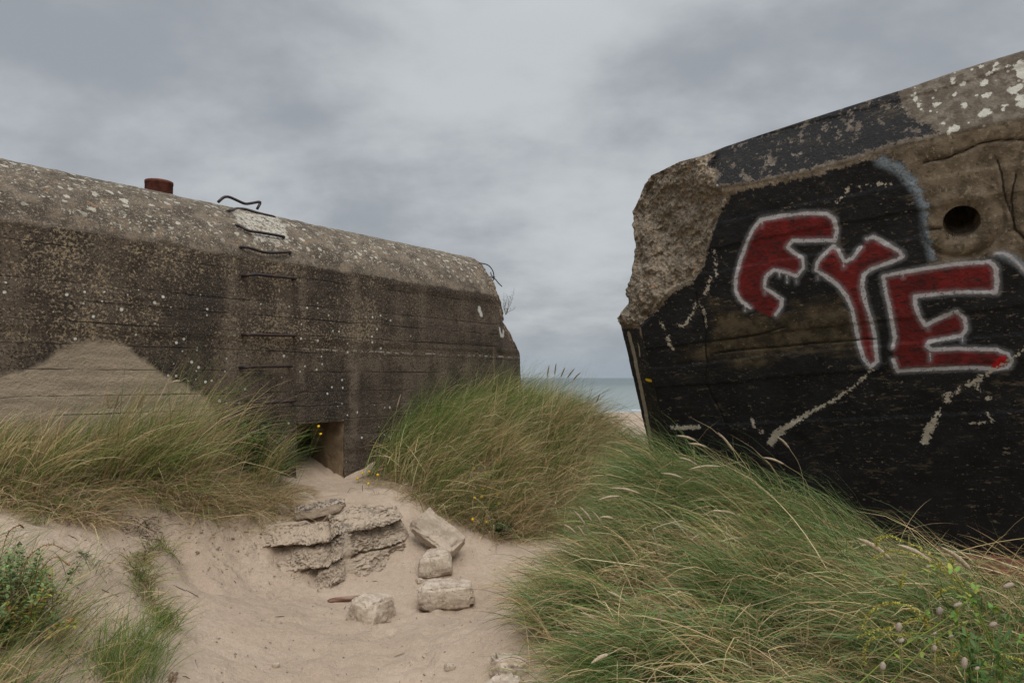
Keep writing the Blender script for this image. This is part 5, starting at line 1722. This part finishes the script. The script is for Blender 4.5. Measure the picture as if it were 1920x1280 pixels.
for px, py in [(1815, 1115), (1822, 1105), (1808, 1120), (1830, 1118), (1812, 1098), (1752, 1073), (1745, 1070), (1790, 1068), (1798, 1160), (1788, 1158), (1870, 1145), (1860, 1140), (1905, 1200), (1915, 1210), (1740, 1155)]:
    for _ in range(3):
        leaf(b, P(px + rng.uniform(-8, 8), py + rng.uniform(-8, 8), 2.2) - org, rdir(-.4), V3(0, 0, 1), .028, .014, random.choice([(.10, .20, .03), (.16, .26, .04), (.30, .32, .05)]))
b.build('foliage', PLANT, t)

# pale fluffy heads among the grass
m = Mat('pale_fluff', .9, .1)
m.col(m.mix(m.noise(60, 3), (.27, .22, .17), (.42, .35, .28)))
m.bump(m.noise(180, 3, .7), 1, .004)
FLUFF = m.m
for (px, py, sx, sz, Y) in [(1891, 1097, 11, 6, 2.4), (1762, 1145, 8, 8, 2.3), (1740, 1062, 4, 3.5, 2.3), (1685, 1175, 7, 9, 2.2), (1808, 1242, 7, 11, 2.1), (1832, 1252, 5, 4, 2.1), (1783, 1192, 5, 3.5, 2.2), (1752, 1187, 4, 3, 2.2), (1796, 1133, 9, 5, 2.4), (1690, 1200, 6, 5, 2.2), (1655, 1248, 7, 8, 2.1), (1862, 1170, 8, 6, 2.2), (1752, 1215, 6, 6, 2.2)]:
    p = P(px, py, Y)
    s_ = Y / FPX
    zb_ = gz(p[0], p[1])
    t = empty('fluffy_seed_head', (p[0] + .04, p[1] + .06, zb_), 'pale rounded fluffy seed head among the yellow sprays at the lower right', 'seed head', 'pale fluffy seed heads at the lower right')
    off = V3(p[0] + .04, p[1] + .06, zb_)
    b = MB(); b.tube(smoothpath([V3(0, 0, -.01), (p - off) * .6, p - off], 8), .0013, 4, (.30, .27, .12)); b.build('stalk', PLANT, t)
    b = MB()
    q = np.linspace(-1, 1, 9)
    ax = V3(sx, 0, sz * .6) if sx > sz else V3(sx * .3, 0, sz)
    ax = ax / np.linalg.norm(ax) * max(sx, sz) * s_
    b.tube([p - off + ax * a for a in q], np.maximum(np.sqrt(np.clip(1 - q ** 2, 0, 1)), .08) * min(sx, sz) * .75 * s_, 8); b.build('fluff', FLUFF, t)

# white scrap in the grass
p = P(1280, 1146, 3.6)
m = Mat('white_plastic', .5, .4); m.col((.62, .62, .60))
b = MB()
g1_, g2_ = np.meshgrid(np.linspace(-1, 1, 12), np.linspace(-1, 1, 8), indexing='ij')
vx = g1_ * .042 * (1 - .3 * g2_ ** 2); vz = g2_ * .016 * (1 - .6 * g1_ ** 2) + g1_ * .012
vy = .012 * np.sin(g1_ * 3 + g2_) + .0
top_ = np.stack([vx, vy + g2_ * .02, vz], -1).reshape(-1, 3)
b.add(top_, gridfaces(12, 8)); b.add(top_ + V3(0, .003, -.002), gridfaces(12, 8, flip=True))
o = b.build('plastic_scrap', m.m, None, loc=p)
tag(o, 'small crumpled white scrap caught in the grass of the right bank', 'scrap')

# dry twiggy plant on the broken end of the bunker
p = OL + LX * hitL(948, 590, .3)[0] + LY * .3 + LZ * hitL(948, 590, .3)[2]
b = MB()
for k in range(9):
    ex, ey = rng.uniform(938, 966), rng.uniform(540, 580)
    Yp = p[1]
    e = P(ex, ey, Yp)
    path = smoothpath([V3(0, 0, 0), (e - p) * .5 + V3(rng.normal(0, .02), 0, .0), e - p], 10)
    b.tube(path, np.linspace(.003, .0012, 10), 4, (.12, .10, .075))
    for q in path[4:]:
        for _ in range(2):
            o_ = rdir(-.3); e2 = q + o_ * rng.uniform(.015, .045)
            b.tube([q, e2], .0012, 4, (.13, .11, .08))
            leaf(b, e2, o_, V3(0, 0, 1), .014, .009, (.12, .12, .08))
o = b.build('dry_weed', PLANT, None, loc=p)
tag(o, 'thin grey dry weed growing from the broken end of the long bunker', 'plant')

# ================================================================== sky, light, camera
w = bpy.data.worlds.new('World'); SC.world = w; w.use_nodes = True
nt = w.node_tree; nt.nodes.clear()
SUN_EL, SUN_AZ = R(52), R(165)     # azimuth from +Y, negative = left
sky = nt.nodes.new('ShaderNodeTexSky'); sky.sky_type = 'NISHITA'; sky.sun_disc = False
sky.sun_elevation = SUN_EL; sky.sun_rotation = SUN_AZ; sky.dust_density = 3; sky.air_density = 1.2


class W(Mat):
    def __init__(s):
        s.t = nt; s.n = nt.nodes; s.l = nt.links; s._co = None

    def co(s):
        if s._co is None: s._co = s.n.new('ShaderNodeTexCoord').outputs['Generated']
        return s._co


m = W()
gxyz = m.sep()
zc = m.ma('MAXIMUM', gxyz[2], 0.0)
den = m.ma('ADD', zc, .42)
cx = m.ma('DIVIDE', gxyz[0], den); cy = m.ma('DIVIDE', gxyz[1], den)
cb = nt.nodes.new('ShaderNodeCombineXYZ'); m.put(cb.inputs[0], cx); m.put(cb.inputs[1], cy)
v1 = m.map(scale=(1.25, 1.5, 1), loc=(5.2, 1.4, 0), rot=(0, 0, .35), vec=cb.outputs[0])
n1 = m.noise(1.0, 6, .5, v1, dist=.4)
n2 = m.noise(2.6, 5, .55, m.map(scale=(1.9, 2.4, 1), loc=(7, 1, 0), vec=cb.outputs[0]))
cl = m.ma('ADD', m.mul(n1, .72), m.mul(n2, .28))
f = m.ss(cl, .36, .61)
k = 1.0
cloud = m.mix(f, (4.1, 4.4, 4.75), (6.9, 7.25, 7.5))
# lighter overhead, as under any overcast sky
up = m.ss(zc, .45, .95, 1.0, 3.1)
vm = nt.nodes.new('ShaderNodeVectorMath'); vm.operation = 'SCALE'
m.put(vm.inputs[0], cloud); m.put(vm.inputs['Scale'], up)
hor = m.ss(zc, .10, .0)
cloud2 = m.mix(m.mul(hor, .65), vm.outputs[0], (4.0, 4.75, 5.5))
final = m.mix(.92, sky.outputs[0], cloud2)
bg = nt.nodes.new('ShaderNodeBackground'); bg.inputs[1].default_value = .082
m.put(bg.inputs[0], final)
wo = nt.nodes.new('ShaderNodeOutputWorld'); nt.links.new(bg.outputs[0], wo.inputs[0])

sd = bpy.data.lights.new('sun', 'SUN'); sd.energy = 1.5; sd.angle = R(35); sd.color = (1, .94, .86)
so = bpy.data.objects.new('sun', sd); COL.objects.link(so)
dirv = Vector((math.sin(SUN_AZ) * math.cos(SUN_EL), math.cos(SUN_AZ) * math.cos(SUN_EL), math.sin(SUN_EL)))
so.rotation_euler = (-dirv).to_track_quat('-Z', 'Y').to_euler()

cd = bpy.data.cameras.new('camera'); cd.sensor_width = 36; cd.lens = 24; cd.clip_start = .05; cd.clip_end = 30000
cam = bpy.data.objects.new('camera', cd); COL.objects.link(cam)
cam.location = [float(a) for a in CAM]; cam.rotation_euler = (R(90) + PITCH, 0, 0)
SC.camera = cam
SC.view_settings.view_transform = 'Standard'; SC.view_settings.look = 'None'; SC.view_settings.exposure = 0; SC.view_settings.gamma = 1
